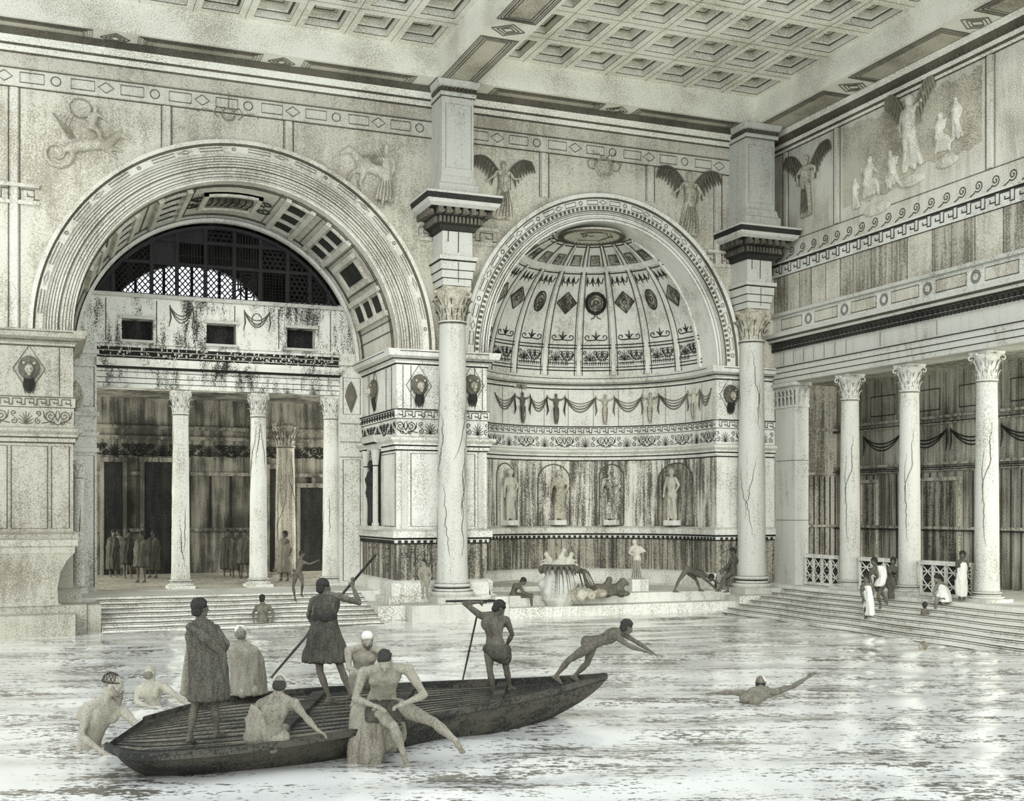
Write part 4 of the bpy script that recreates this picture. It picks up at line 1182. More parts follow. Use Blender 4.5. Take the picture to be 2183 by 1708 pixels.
# left pedestals
t = thing('stone_tub', (-.4, 33.6, .75), 'big grey stone tub with flaring sides, in front of the left pier', 'tub')
def rr(h, z, d): return [V((-.45-h, 33.4-d, z)), V((-.45+h, 33.4-d, z)), V((-.45+h, 33.4+d, z)), V((-.45-h, 33.4+d, z))]
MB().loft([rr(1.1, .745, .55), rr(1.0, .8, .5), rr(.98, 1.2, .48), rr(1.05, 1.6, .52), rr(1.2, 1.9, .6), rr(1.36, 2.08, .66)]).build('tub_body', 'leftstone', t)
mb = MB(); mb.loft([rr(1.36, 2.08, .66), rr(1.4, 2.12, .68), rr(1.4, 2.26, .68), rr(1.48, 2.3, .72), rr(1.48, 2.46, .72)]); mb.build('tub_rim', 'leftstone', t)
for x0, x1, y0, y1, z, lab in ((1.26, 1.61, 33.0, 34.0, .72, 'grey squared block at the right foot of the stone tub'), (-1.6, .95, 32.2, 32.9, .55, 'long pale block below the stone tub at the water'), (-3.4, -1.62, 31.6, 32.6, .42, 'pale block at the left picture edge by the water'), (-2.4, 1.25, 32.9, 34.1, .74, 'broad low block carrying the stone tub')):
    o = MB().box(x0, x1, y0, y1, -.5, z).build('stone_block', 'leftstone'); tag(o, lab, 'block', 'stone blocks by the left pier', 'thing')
# ---- water
mw = stone('pool_water', light=(238, 239, 229), dark=(112, 109, 97), dens=.28, grain=17, blotch=.75, streak=.9, stretch=(.8, .8, 1), soft=.05, rough=.15, spec=.5)
nt = mw.node_tree
for n in nt.nodes:
    if n.type == 'MAPPING':
        n.inputs['Rotation'].default_value = (0, 0, -YAW) ; n.inputs['Scale'].default_value = (.55, 3.6, 1); n.vector_type = 'TEXTURE'
        n.inputs['Scale'].default_value = (1.8, .26, 1)
fine = [n for n in nt.nodes if n.type == 'TEX_NOISE'][0]
mp2 = nt.nodes.new('ShaderNodeMapping'); mp2.vector_type = 'TEXTURE'; mp2.inputs['Rotation'].default_value = (0, 0, -YAW); mp2.inputs['Scale'].default_value = (2.2, 1, 1)
gg = [n for n in nt.nodes if n.type == 'NEW_GEOMETRY'][0]
nt.links.new(gg.outputs['Position'], mp2.inputs['Vector']); nt.links.new(mp2.outputs['Vector'], fine.inputs['Vector'])
mw.node_tree.nodes['Principled BSDF'].inputs['Metallic'].default_value = .28
M['water'] = mw
mb = MB()
def wv(u, v):
    r = -16+36*u; t = 3+38*v; p = RT(r, t)
    z = .018*math.sin(2.1*t+.7*r+1.5*math.sin(.8*r))+.012*math.sin(4.3*t-1.3*r)+.02*noise.noise(V((r*.5, t*1.3, 0)))
    return V((p.x, p.y, z))
mb.grid(wv, 150, 260)
wo = struct(mb.build('water', 'water', smooth=True), 'pale rippled water of the great pool', 'water')
# ================================================================ PEOPLE
def skinmat(name, light, dark, dens): return stone(name, light=light, dark=dark, dens=dens, grain=85, blotch=.45, streak=.4, stretch=(14, 14, 4), soft=.16, rough=.8)
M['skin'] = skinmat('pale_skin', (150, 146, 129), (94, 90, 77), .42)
M['skinmid'] = skinmat('mid_skin', (132, 128, 112), (72, 69, 59), .46)  # mid tone between pale and dark skin
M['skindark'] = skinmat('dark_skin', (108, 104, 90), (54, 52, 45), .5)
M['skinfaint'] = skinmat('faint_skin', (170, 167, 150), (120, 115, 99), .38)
M['bald'] = skinmat('bald_skin', (206, 205, 191), (160, 155, 137), .2)
M['hair'] = skinmat('dark_hair', (58, 57, 50), (28, 28, 27), .5)
M['robe'] = skinmat('dark_robe', (96, 93, 80), (46, 46, 41), .5)
M['tunic'] = skinmat('dark_tunic', (84, 82, 70), (40, 40, 36), .55)
M['greycloth'] = skinmat('grey_cloth', (142, 138, 122), (86, 82, 70), .44)
M['whitecloth'] = skinmat('white_cloth', (214, 214, 202), (160, 156, 138), .16)
M['statue'] = skinmat('statue_stone', (200, 197, 180), (108, 103, 88), .36)
M['statuedark'] = skinmat('dark_statue', (120, 116, 101), (58, 57, 50), .5)
M['wood'] = stone('dark_boat_wood', light=(74, 71, 61), dark=(36, 37, 34), dens=.58, grain=30, blotch=.6, streak=1.0, stretch=(.7, 5, 5), soft=.12, rough=.7)
M['deck'] = stone('worn_deck_wood', light=(118, 113, 97), dark=(52, 51, 45), dens=.56, grain=34, blotch=.7, streak=1.1, stretch=(.8, 7, 5), soft=.1, rough=.75)
FWD = ray(CX, HY).normalized(); RGT = V((CA, -SA, 0)); UP = V((0, 0, 1))
def dirv(r, f, u): return (RGT*r+FWD*f+UP*u).normalized()

def head(b, c, look, up, s=1.0):
    f = V(look).normalized(); u = V(up); u = (u-f*u.dot(f)).normalized(); x = f.cross(u)
    E = lambda o, rx, ry, rz, sg=12, rg=8: b.egg(c+(x*o[0]+f*o[1]+u*o[2])*s, x, f, u, rx*s, ry*s, rz*s, sg, rg)
    E((0, -.008, .028), .076, .096, .092, 16, 12)
    E((0, .03, -.045), .056, .064, .07); E((0, .062, -.088), .026, .026, .022)
    E((0, .086, .012), .05, .018, .016, 10, 6)
    b.limb(c+(f*.09+u*.006)*s, c+(f*.112-u*.03)*s, [(0, .010*s), (.8, .016*s), (1, .017*s)], 8)
    E((0, .088, -.058), .026, .014, .012, 8, 6)
    for k in (-1, 1):
        E((k*.078, -.008, -.006), .012, .022, .034, 8, 6); E((k*.034, .076, -.008), .016, .014, .011, 8, 6); E((k*.045, .06, -.03), .024, .024, .02, 8, 6)
    return f, x, u
def hand(b, w, d, n, thumb, s=1.0, curl=.5, fine=True):
    """palm, four fingers, thumb; d along the hand, n out of the palm, thumb = side the thumb leaves from"""
    d = V(d).normalized(); n = (V(n)-d*V(n).dot(d)).normalized(); x = n.cross(d).normalized()*thumb
    b.egg(w+d*.045*s, x, d, n, .043*s, .056*s, .019*s, 10, 8)
    if not fine:
        b.limb(w+d*.06*s, w+d*.15*s+n*.03*curl*s, [(0, .03*s), (1, .016*s)], 8, .5, x); return
    for i, (o, L_, r) in enumerate(((.031, .074, .0095), (.011, .083, .0100), (-.010, .077, .0095), (-.029, .060, .0085))):
        p = w+(d*.088+x*o)*s; a = 0; fan = x*o*.9
        dd = (d+fan*1.2).normalized()
        for k, (q, rr) in enumerate(((.45, 1), (.32, .92), (.23, .82))):
            a += curl*(.35, .75, .6)[k]+.05*i
            v = dd*math.cos(a)+n*math.sin(a); e = p+v*L_*q*s
            b.limb(p, e, [(0, r*rr*s*1.08), (1, r*rr*s*.95)], 7); p = e
    p = w+(d*.018+x*.032)*s
    v1 = (d*.55+x*.75+n*.3).normalized(); e = p+v1*.042*s; b.limb(p, e, [(0, .015*s), (1, .0115*s)], 7)
    v2 = (d*.85+x*.25+n*.45).normalized(); b.limb(e, e+v2*.034*s, [(0, .011*s), (1, .009*s)], 7)
def foot(b, a, toe, s=1.0, up=UP, fine=True):
    t = V(toe).normalized(); u = V(up); u = (u-t*u.dot(t)).normalized(); x = t.cross(u)
    h = a-u*.045*s
    b.egg(h-t*.035*s-u*.012*s, x, t, u, .03*s, .038*s, .032*s, 8, 6)
    b.limb(a-u*.01*s, h+t*.12*s-u*.018*s, [(0, .034*s), (.5, .033*s), (1, .023*s)], 10, 1.15, u)
    b.limb(h-t*.02*s-u*.02*s, h+t*.13*s-u*.024*s, [(0, .028*s), (.6, .034*s), (1, .032*s)], 10, .6, x)
    if fine:
        for i, o in enumerate((-.03, -.014, .001, .015, .028)):
            p = h+t*(.135-.006*abs(i-1))*s+x*o*s-u*.028*s; b.limb(p, p+t*.034*s-u*.006*s, [(0, .0105*s), (1, .009*s)], 6)
    else: b.limb(h+t*.12*s-u*.024*s, h+t*.165*s-u*.03*s, [(0, .03*s), (1, .022*s)], 8, .6, x)
def build_body(b, J, fw, look, s=1.0, headup=None, legs=True, fine=True, hL=None, hR=None, tL=None, tR=None, arms=True, curl=.5, girth=1.0, fupR=UP, fupL=UP):
    g = s*girth
    pel, nk, hd = J['pel'], J['nk'], J['hd']
    fw = V(fw).normalized()
    spine = (nk-pel).normalized()
    sd = fw.cross(spine).normalized()       # the body's own right hand side
    fwd = spine.cross(sd).normalized()
    shR = J.get('shR', nk+sd*.17*s-spine*.05*s); shL = J.get('shL', nk-sd*.17*s-spine*.05*s)
    hiR = J.get('hiR', pel+sd*.095*s-spine*.05*s); hiL = J.get('hiL', pel-sd*.095*s-spine*.05*s)
    L_ = (nk-pel).length
    bow = J.get('bow', .0)
    smid = (shR-shL); smid = smid.normalized() if smid.length > .05 else sd
    rings = []
    st = ((-.20, .05, .05, 0), (-.14, .125, .095, -.01), (-.02, .165, .118, -.015), (.14, .158, .108, -.005), (.34, .130, .092, .008), (.50, .142, .102, .012), (.68, .172, .118, .012), (.82, .178, .112, .0), (.92, .145, .088, -.012), (1.0, .075, .066, -.012), (1.05, .055, .055, -.005))
    for (t, hw, hd_, o) in st:
        k = min(1, max(0, t)); ax = (sd*(1-k)+smid*k).normalized(); df = (fwd-ax*fwd.dot(ax)).normalized()
        c = pel+spine*L_*t+df*o*s-fwd*bow*math.sin(PI*k)*s
        rings.append([c+ax*math.cos(2*PI*j/18)*hw*g*1.02+df*math.sin(2*PI*j/18)*hd_*g for j in range(18)])
    b.loft(rings)
    # back and chest muscles, buttocks
    c = pel+spine*L_*.74-fwd*bow*.7*s
    for k in (-1, 1):
        b.egg(c+smid*.082*k*g+fwd*.078*g, smid, fwd, spine, .085*g, .04*g, .07*g)
        b.egg(c+smid*.09*k*g-fwd*.078*g-spine*.02*s, smid, fwd, spine, .075*g, .035*g, .1*g)
        b.egg(pel+sd*.078*k*g-fwd*.07*g-spine*.07*s, sd, fwd, spine, .085*g, .082*g, .095*g)
    b.limb(nk-spine*.02*s, hd-V(look).normalized()*.02*s-(hd-nk).normalized()*.03*s, [(0, .066*g), (.5, .057*g), (1, .056*g)], 12)
    for k, sh in ((1, shR), (-1, shL)):
        b.limb(nk+spine*.03*s, sh, [(0, .045*g), (.6, .05*g), (1, .052*g)], 10)
        b.egg(sh, smid, fwd, spine, .062*g, .062*g, .066*g)
    head(b, hd, look, headup if headup is not None else (hd-nk).normalized()+V((0, 0, .4)), s)
    if arms:
        for k, S in ((1, 'R'), (-1, 'L')):
            if 'el'+S not in J: continue
            sh = shR if k > 0 else shL; el, wr = J['el'+S], J['wr'+S]
            b.limb(sh, el, [(0, .056*g), (.25, .055*g), (.5, .050*g), (.8, .039*g), (1, .037*g)])
            b.limb(el, wr, [(0, .039*g), (.25, .044*g), (.55, .036*g), (.85, .026*g), (1, .025*g)])
            hh = hR if k > 0 else hL
            d, n = hh if hh else ((wr-el).normalized(), fwd)
            if hh != 'none': hand(b, wr, d, n, -k, s, curl, fine)
    if legs:
        for k, S in ((1, 'R'), (-1, 'L')):
            if 'kn'+S not in J: continue
            hi = hiR if k > 0 else hiL; kn = J['kn'+S]
            b.limb(hi, kn, [(0, .088*g), (.2, .090*g), (.5, .078*g), (.82, .057*g), (1, .053*g)], 12)
            if 'an'+S in J:
                an = J['an'+S]
                ax = (an-kn).normalized(); back = ((hi-kn).normalized()+ax*0); 
                b.limb(kn, an, [(0, .053*g), (.12, .05*g), (.32, .057*g), (.6, .044*g), (.85, .033*g), (1, .034*g)], 12)
                toe = (tR if k > 0 else tL) or fw
                foot(b, an, toe, s, fupR if k > 0 else fupL, fine)
PEOPLE = {}
def person(label, t0, pix, fw, look, mat='skin', s=1.0, voxel=.014, base=None, group=None, name='person', cat='person', **kw):
    J = {k: (P(v[0], v[1], t0+(v[2] if len(v) > 2 else 0)) if isinstance(v, tuple) else v) for k, v in pix.items()}
    low = min(J.values(), key=lambda p: p.z if isinstance(p, V) else 99) if base is None else base
    root = thing(name, low, label, cat, group)
    b = Body(); build_body(b, J, fw, look, s, **kw)
    o = b.skin('body', mat, root, voxel)
    return root, J, o
def hair(root, c, look, up, s=1.0, full=1.0, mat='hair', curls=0, voxel=.012, name='hair', nape=True, top=True):
    f = V(look).normalized(); u = V(up); u = (u-f*u.dot(f)).normalized(); x = f.cross(u); b = Body()
    if top:
        b.egg(c+(u*.042-f*.022)*s, x, f, u, .083*s*full, .098*s*full, .088*s*full, 14, 10)
    if nape: b.egg(c-(f*.055+u*.02)*s, x, f, u, .077*s, .055*s, .075*s, 12, 8); b.limb(c-(f*.06+u*.05)*s-x*.04*s, c-(f*.06+u*.05)*s+x*.04*s, [(0, .035*s), (1, .035*s)])
    rg = random.Random(curls+1)
    for k in range(curls):
        a = rg.uniform(0, 2*PI); e = rg.uniform(.1, 1.2); d = x*math.cos(a)*math.cos(e)+f*math.sin(a)*math.cos(e)+u*math.sin(e)
        if d.dot(f) > .75: continue
        b.ell(c+(u*.03-f*.015)*s+d*.088*s, .026*s, seg=7, ring=5)
    return b.skin(name, mat, root, voxel, 2)
def beard(root, c, look, up, s=1.0, L_=.12, mat='hair', voxel=.012):
    f = V(look).normalized(); u = V(up); u = (u-f*u.dot(f)).normalized(); x = f.cross(u); b = Body()
    b.egg(c+(f*.055-u*.085)*s, x, f, u, .058*s, .05*s, .05*s)
    b.limb(c+(f*.07-u*.10)*s, c+(f*.085-u*(.10+L_))*s, [(0, .042*s), (.6, .03*s), (1, .01*s)], 9)
    for k in (-1, 1): b.limb(c+(x*.07*k+f*.01-u*.0)*s, c+(x*.045*k+f*.05-u*.08)*s, [(0, .018*s), (1, .03*s)], 7)
    b.limb(c+(f*.103-u*.048-x*.03)*s, c+(f*.103-u*.048+x*.03)*s, [(0, .008*s), (.5, .014*s), (1, .008*s)], 6)
    return b.skin('beard', mat, root, voxel, 2)
def cloth(root, rings, mat, name='robe', voxel=.016, folds=.02, floc=9.0, extra=None, k=22, ripple=0.0, nf=9):
    """rings: (centre, half width vector, half depth vector), from top to bottom; ripple makes vertical folds growing downwards"""
    b = Body(); R = []
    n = len(rings)
    for i, (c, a, d) in enumerate(rings):
        r = []
        for j in range(k*3):
            t = 2*PI*j/(k*3); w = 1+ripple*(i/(n-1))*(math.sin(nf*t+i*.3)+.5*math.sin((nf*2+1)*t+1))*.5
            r.append(V(c)+(V(a)*math.cos(t)+V(d)*math.sin(t))*w)
        R.append(r)
    b.loft(R)
    if extra: extra(b)
    return b.skin(name, mat, root, voxel, 3, folds, floc)

# ---------------------------------------------------------------- the barge
bt = thing('barge', RT(-1.6, 16.2, 0), 'long dark wooden barge with pointed bow, carrying the men with poles', 'boat')
def spl(pts, n):
    out = []; m = len(pts)-1
    for i in range(n+1):
        t = m*i/n; k = min(int(t), m-1); u = t-k
        p0, p1, p2, p3 = pts[max(0, k-1)], pts[k], pts[k+1], pts[min(m, k+2)]
        out.append(tuple(.5*((2*b)+(c-a)*u+(2*a-5*b+4*c-d)*u*u+(3*b-a-3*c+d)*u**3) for a, b, c, d in zip(p0, p1, p2, p3)))
    return out
near = spl([(1.46, 18.25, .66), (.45, 17.45, .50), (-.95, 16.15, .42), (-2.04, 15.0, .39), (-3.2, 14.0, .38), (-4.3, 13.6, .38), (-4.9, 14.2, .38)], 36)
far = spl([(1.46, 18.25, .66), (.5, 18.75, .53), (-.8, 18.95, .45), (-2.0, 18.85, .41), (-3.2, 18.5, .39), (-4.4, 17.6, .38), (-5.0, 16.0, .38)], 36)
N_, F_ = [V(RT(*p)) for p in near], [V(RT(*p)) for p in far]
axis = [(a+b)/2 for a, b in zip(N_, F_)]
mb = MB(); rows = []
for a, b_, c in zip(N_, F_, axis):
    lo = lambda p, k, z: V((c.x+(p.x-c.x)*k, c.y+(p.y-c.y)*k, z))
    i_ = len(rows); kb = max(0, 1-i_/13)**1.4; ks = max(0, (i_-26)/10)**1.5; kk_ = max(kb, ks*.9)
    zb = -.3*(1-kk_)+(a.z-.07)*kk_; zq = -.12*(1-kk_)+(a.z-.06)*kk_
    rows.append([a, lo(a, .90, a.z*.66+zq*.34), lo(a, .70, zq), lo(a, .4, zb), lo(b_, .4, zb), lo(b_, .70, zq), lo(b_, .90, b_.z*.66+zq*.34), b_])
mb.loft(rows, closed=False, cap=False)
mb.face([0*8+i for i in range(8)]); mb.face([len(rows)*8-8+i for i in reversed(range(8))])
mb.build('hull', 'wood', bt, True)
mb = MB(); dk = -.07
for i in range(len(N_)-1):
    n0 = len(mb.v); z = V((0, 0, dk))
    q = [N_[i].lerp(F_[i], .03)+z, N_[i].lerp(F_[i], .97)+z, N_[i+1].lerp(F_[i+1], .97)+z, N_[i+1].lerp(F_[i+1], .03)+z]
    mb.v += q; mb.face(range(n0, n0+4))
mb.mi = 1
for f_ in [k/14 for k in range(1, 14)]: mb.tube([N_[i].lerp(F_[i], f_)+V((0, 0, dk+.004)) for i in range(len(N_))], .012, 4)
mb.build('deck', ['deck', 'ink'], bt, recalc=False)
for nm, e in (('gunwale', N_), ('gunwale', F_)):
    mb = MB(); R_ = []
    for i, p in enumerate(e):
        q = axis[i]; d = (q-p); d.z = 0
        d = d.normalized() if d.length > .01 else V((0, 1, 0))
        R_.append([p-d*.05+V((0, 0, -.05)), p-d*.05+V((0, 0, .03)), p+d*.06+V((0, 0, .03)), p+d*.06+V((0, 0, -.08))])
    mb.loft(R_); mb.build(nm, 'wood', bt)
for i in (9, 16, 23):
    mb = MB(); a, c = N_[i].lerp(F_[i], .04), N_[i].lerp(F_[i], .96); d = (N_[i+1]-N_[i]).normalized()
    mb.loft([[p-d*.12+V((0, 0, -.06)), p+d*.12+V((0, 0, -.06)), p+d*.12+V((0, 0, .0)), p-d*.12+V((0, 0, 0))] for p in (a, c)]); mb.build('thwart', 'wood', bt)

def pole(label, a, b_, r, blade=None, name='punt_pole'):
    t = thing(name, a, label, 'pole')
    MB().tube([a, a.lerp(b_, .5), b_], [r*.8, r, r*.9], 8).build('pole_shaft', 'wood', t, True)
    MB().tube([b_, b_+(b_-a).normalized()*.12], [r*1.3, r*.7], 8).build('pole_tip', 'iron', t, True)
    return t
# ---- 1 robed figure
t0 = 14.45
lk = dirv(.6, .75, .05)
r1, J, _ = person('tall person in a dark wrapped robe standing with their back turned at the barge stern', t0,
    dict(pel=(440, 1442), nk=(430, 1324), hd=(427, 1297), shL=(408, 1338, .0), shR=(458, 1341, .06), elL=(405, 1392, .1), wrL=(432, 1405, .2), elR=(484, 1372, .12), wrR=(470, 1405, .25),
         hiL=(428, 1445), hiR=(455, 1445, .03), knL=(415, 1508, .02), anL=(404, 1570, -.02), knR=(458, 1508, .1), anR=(462, 1560, .12)),
    dirv(.5, .85, 0), lk, 'skindark', 1.0, .013, tL=dirv(.15, .6, -.1), tR=dirv(.5, .6, 0))
hair(r1, J['hd'], lk, UP, 1.05, 1.05, curls=26)
sx, dx = RGT, FWD
def ring_at(x, y, w, d, o=0.0): 
    return (P(x, y, t0+o), RGT*w*t0/F, FWD*d)
cloth(r1, [ring_at(432, 1324, 17, .10), ring_at(433, 1336, 31, .15), ring_at(437, 1360, 37, .19, .03), ring_at(442, 1400, 38, .20, .03), ring_at(446, 1440, 39, .20, .02), ring_at(445, 1470, 41, .19), ring_at(444, 1492, 42, .18)], 'robe', folds=.022, floc=11, ripple=.12)
b = Body(); 
for k in range(6): b.limb(P(404+k*.5, 1345+k*2, t0+.05), P(388+k*5.5, 1478+k*3, t0-.05+.02*k), [(0, .02), (.5, .026), (1, .03)], 8)
b.skin('cape', 'greycloth', r1, .014, 4)
b = Body()
b.limb(P(410, 1338, t0-.14), P(440, 1362, t0-.2), [(0, .05), (1, .06)], 8); b.limb(P(440, 1362, t0-.2), P(474, 1395, t0-.08), [(0, .06), (1, .05)], 8); b.limb(P(474, 1395, t0-.08), P(482, 1480, t0), [(0, .05), (1, .035)], 8)
b.skin('sash', 'robe', r1, .014, 3, .01)
# ---- 2 bald draped man behind
t0 = 17.75; lk = dirv(-.35, .9, -.1)
r, J, _ = person('bald man wrapped in a grey cloak sitting beyond the robed person, back turned', t0,
    dict(pel=(528, 1462), nk=(516, 1372), hd=(512, 1350), shL=(494, 1384), shR=(543, 1386), elL=(498, 1425, .02), wrL=(508, 1452, .1), elR=(553, 1428, .02), wrR=(545, 1450, .1)),
    dirv(-.2, .95, 0), lk, 'skin', 1.05, .015)
b = Body(); b.egg(J['hd']+UP*.045, RGT, FWD, UP, .086, .096, .084, 14, 10); b.skin('bald_crown', 'bald', r, .013, 2)
hair(r, J['hd'], lk, UP, 1.05, mat='skinmid', top=False)
cloth(r, [ring_at(518, 1374, 15, .09), ring_at(521, 1386, 31, .15), ring_at(527, 1410, 36, .19, .05), ring_at(529, 1440, 37, .24, .1), ring_at(530, 1470, 38, .3, .15), ring_at(531, 1478, 39, .3, .15)], 'greycloth', 'cloak', folds=.015, ripple=.06)
# ---- 3 bearded man with net cap
t0 = 15.9; lk = dirv(.97, -.1, -.12)
r, J, _ = person('bearded man in a netted cap, leaning out of the water at the far left', t0,
    dict(pel=(185, 1625, .1), nk=(224, 1492), hd=(243, 1462), shR=(190, 1508, -.12), shL=(258, 1512, .15), elR=(172, 1570, -.2), wrR=(215, 1600, -.3), elL=(290, 1545, .1), wrL=(330, 1562, .1), bow=.05),
    dirv(.9, -.35, -.1), lk, 'skinfaint', 1.28, .016, headup=UP)
beard(r, J['hd'], lk, UP, 1.28, .1, 'greycloth')
f = lk; u = UP; x = f.cross(u).normalized(); c = J['hd']
b = Body(); b.egg(c+(u*.045-f*.022)*1.28, x, f, u, .083*1.28, .1*1.28, .088*1.28, 16, 12); b.skin('net_cap', 'greycloth', r, .014, 1)
mb = MB()
for k in range(14):
    a = 2*PI*k/14
    for sgn in (1, -1):
        mb.tube([c+(u*.045-f*.022)*1.28+(x*math.cos(a+sgn*.9*i/12)*math.sin(PI*i/12*.52)*.945+f*math.sin(a+sgn*.9*i/12)*math.sin(PI*i/12*.52)*1.13+u*math.cos(PI*i/12*.52))*.0895*1.28 for i in range(13)], .0042, 4)
mb.tube([c+(u*.04-f*.02)*1.28+(x*math.cos(2*PI*i/24)+f*math.sin(2*PI*i/24)*1.2)*.086*1.28 for i in range(24)], .009, 5, True)
mb.build('cap_netting', 'ink', r)
# ---- 4 bald bather
t0 = 19.3; lk = dirv(.3, .9, -.2)
r, J, _ = person('small bald bather in the water between the bearded man and the robed person', t0,
    dict(pel=(325, 1515, .1), nk=(322, 1456), hd=(320, 1436), shL=(296, 1470), shR=(352, 1466, -.05), elL=(290, 1496, -.1), wrL=(318, 1507, -.2), elR=(384, 1490, -.1), wrR=(400, 1503, -.1)),
    dirv(.2, .95, 0), lk, 'skinfaint', 1.08, .016)
hair(r, J['hd'], lk, UP, 1.08, mat='skinmid', top=False)
# ---- 5 seated bald man, back to us
t0 = 14.3; lk = dirv(-.1, .85, -.5)
r, J, _ = person('bald man sitting on the barge edge, bare back turned, leaning on his right arm', t0,
    dict(pel=(572, 1570, .12), nk=(592, 1485), hd=(596, 1461, .06), shL=(556, 1500), shR=(627, 1500), elL=(527, 1535, -.02), wrL=(540, 1568, .1), elR=(652, 1530, -.02), wrR=(676, 1556, -.02), knL=(545, 1552, .5), anL=(560, 1556, .85), knR=(606, 1552, .55), anR=(612, 1554, .9), bow=.04),
    dirv(-.1, 1, 0), lk, 'skinmid', 1.05, .013, headup=dirv(0, .35, 1), hR=(dirv(.8, .1, -.5), dirv(0, 0, -1)))
b = Body(); b.egg(J['hd']+dirv(0, .35, 1)*.05, RGT, FWD, UP, .081, .09, .08, 14, 10); b.skin('bald_crown', 'bald', r, .013, 2)
hair(r, J['hd'], lk, dirv(0, .35, 1), 1.05, top=False)
def drape(b):
    for k in range(6): b.limb(P(538+k*3, 1505+k*3, t0-.08), P(530+k*8, 1574+k*.5, t0+.02), [(0, .03), (.5, .045), (1, .055)], 8)
    b.limb(P(540, 1572, t0+.1), P(598, 1574, t0+.1), [(0, .12), (1, .11)], 10)
b = Body(); drape(b); b.skin('wrap', 'greycloth', r, .015, 4, .014)
# ---- 6 boatman with pole
t0 = 17.5; pa_, pb_ = P(577, 1446, 22.6), P(802, 1182, 17.55)
pole('long punt pole held slantwise by the boatman in the dark tunic', pb_, pa_, .024)
def onpole(px):
    best = min(range(401), key=lambda k: abs(((lambda w: CX+F*(w.dot(RGT)/w.dot(FWD)))(pb_.lerp(pa_, k/400)))-px)); return pb_.lerp(pa_, best/400)
h1, h2 = onpole(752), onpole(668)
lk = dirv(.75, .65, -.1); pd = (pa_-pb_).normalized()
r, J, _ = person('boatman in a dark belted tunic poling the barge, right arm raised', t0,
    dict(pel=(693, 1358), nk=(693, 1270), hd=(690, 1252), shL=(668, 1281, .05), shR=(722, 1272), elR=(766, 1286, .05), wrR=h1-UP*.06-FWD*.03, elL=(658, 1310, .15), wrL=h2+UP*.05-FWD*.06+RGT*.0,
         hiL=(678, 1362), hiR=(706, 1362), knL=(682, 1432, -.05), anL=(702, 1487, .0), knR=(728, 1428, -.08), anR=(748, 1480, -.12)),
    dirv(.35, .95, 0), lk, 'skindark', 1.02, .013, hR=(-pd*.3+UP*.8, FWD), hL=(pd*.4+dirv(.2, .5, -.4), RGT), curl=1.1, tL=dirv(.6, .4, -.1), tR=dirv(.7, .3, -.1))
hair(r, J['hd'], lk, UP, 1.05, 1.05, curls=14)
def rg_(x, y, w, d, o=0.0): return (P(x, y, t0+o), RGT*w*t0/F, FWD*d)
cloth(r, [rg_(694, 1268, 16, .08), rg_(695, 1276, 29, .12), rg_(694, 1292, 29, .14), rg_(692, 1310, 24, .125), rg_(692, 1322, 25, .13), rg_(692, 1345, 33, .18), rg_(693, 1375, 41, .22), rg_(695, 1400, 48, .25), rg_(697, 1410, 50, .26)], 'tunic', 'tunic', folds=.02, floc=10, ripple=.12)
cloth(r, [rg_(692, 1306, 25.5, .14), rg_(692, 1311, 27, .15), rg_(692, 1320, 27, .15), rg_(692, 1324, 26, .14)], 'hair', 'belt', folds=0)
# ---- 7 crouching bald man
t0 = 16.6; lk = dirv(.1, -.8, -.55)
r, J, _ = person('bald bearded man crouching in the barge behind the bent nude man, facing forward', t0,
    dict(pel=(772, 1452, .25), nk=(778, 1382, .05), hd=(783, 1362, -.06), shR=(742, 1388, .05), shL=(816, 1390, .0), elR=(744, 1425, -.12), wrR=(775, 1440, -.25), elL=(828, 1428, -.05), wrL=(800, 1445, -.25), knR=(752, 1438, -.25), anR=(757, 1490, -.1), knL=(800, 1438, -.3), anL=(800, 1490, -.1), bow=.05),
    dirv(.05, -1, -.2), lk, 'skin', 1.05, .014, headup=dirv(0, -.5, .85), tL=dirv(.1, -1, 0), tR=dirv(-.2, -1, 0))
b = Body(); b.egg(J['hd']+dirv(0, -.5, .85)*.045, RGT, FWD, UP, .083, .09, .082, 14, 10); b.skin('bald_crown', 'bald', r, .013, 2)
beard(r, J['hd'], lk, dirv(0, -.5, .85), .95, .05, 'robe')
# ---- 8 bent nude man in front
t0 = 15.05
st = thing('draped_seat', P(812, 1600, t0+.1), 'low seat draped with grey cloth under the bent nude man', 'seat')
b = Body()
c0 = P(806, 1560, t0+.25)
b.egg(c0, RGT, FWD, UP, .36, .3, .3, 18, 12); b.limb(P(768, 1520, t0+.12), P(752, 1632, t0-.02), [(0, .12), (1, .07)], 12); b.limb(P(790, 1530, t0), P(778, 1636, t0-.1), [(0, .1), (1, .07)], 12); b.limb(P(815, 1540, t0), P(800, 1630, t0-.1), [(0, .1), (1, .06)], 12)
b.skin('drapery', 'greycloth', st, .02, 4, .03, 6)
lk = dirv(.05, -.75, -.75)
r, J, _ = person('nude man sitting bent double in front, head down, legs dangling toward the water', t0,
    dict(pel=(812, 1510, .2), nk=(822, 1424, -.30), hd=(820, 1410, -.47), shR=(774, 1434, -.2), shL=(870, 1428, -.2), elR=(757, 1490, -.2), wrR=(798, 1505, -.42), elL=(905, 1482, -.18), wrL=(862, 1500, -.42),
         hiR=(795, 1512, .08), hiL=(848, 1506, .08), knR=(838, 1548, -.32), anR=(860, 1606, -.3), knL=(925, 1540, -.22), anL=(972, 1580, -.26), bow=.09),
    dirv(.05, -1, -.3), lk, 'skin', 1.08, .012, girth=1.14, headup=dirv(0, -.75, .65), hR=(dirv(.9, -.2, -.3), dirv(0, .3, -.9)), hL=(dirv(-.9, -.2, -.3), dirv(0, .3, -.9)), tR=dirv(.25, -.25, -.95), tL=dirv(.6, -.2, -.75), fupR=dirv(0, -1, .2), fupL=dirv(.2, -1, .4))
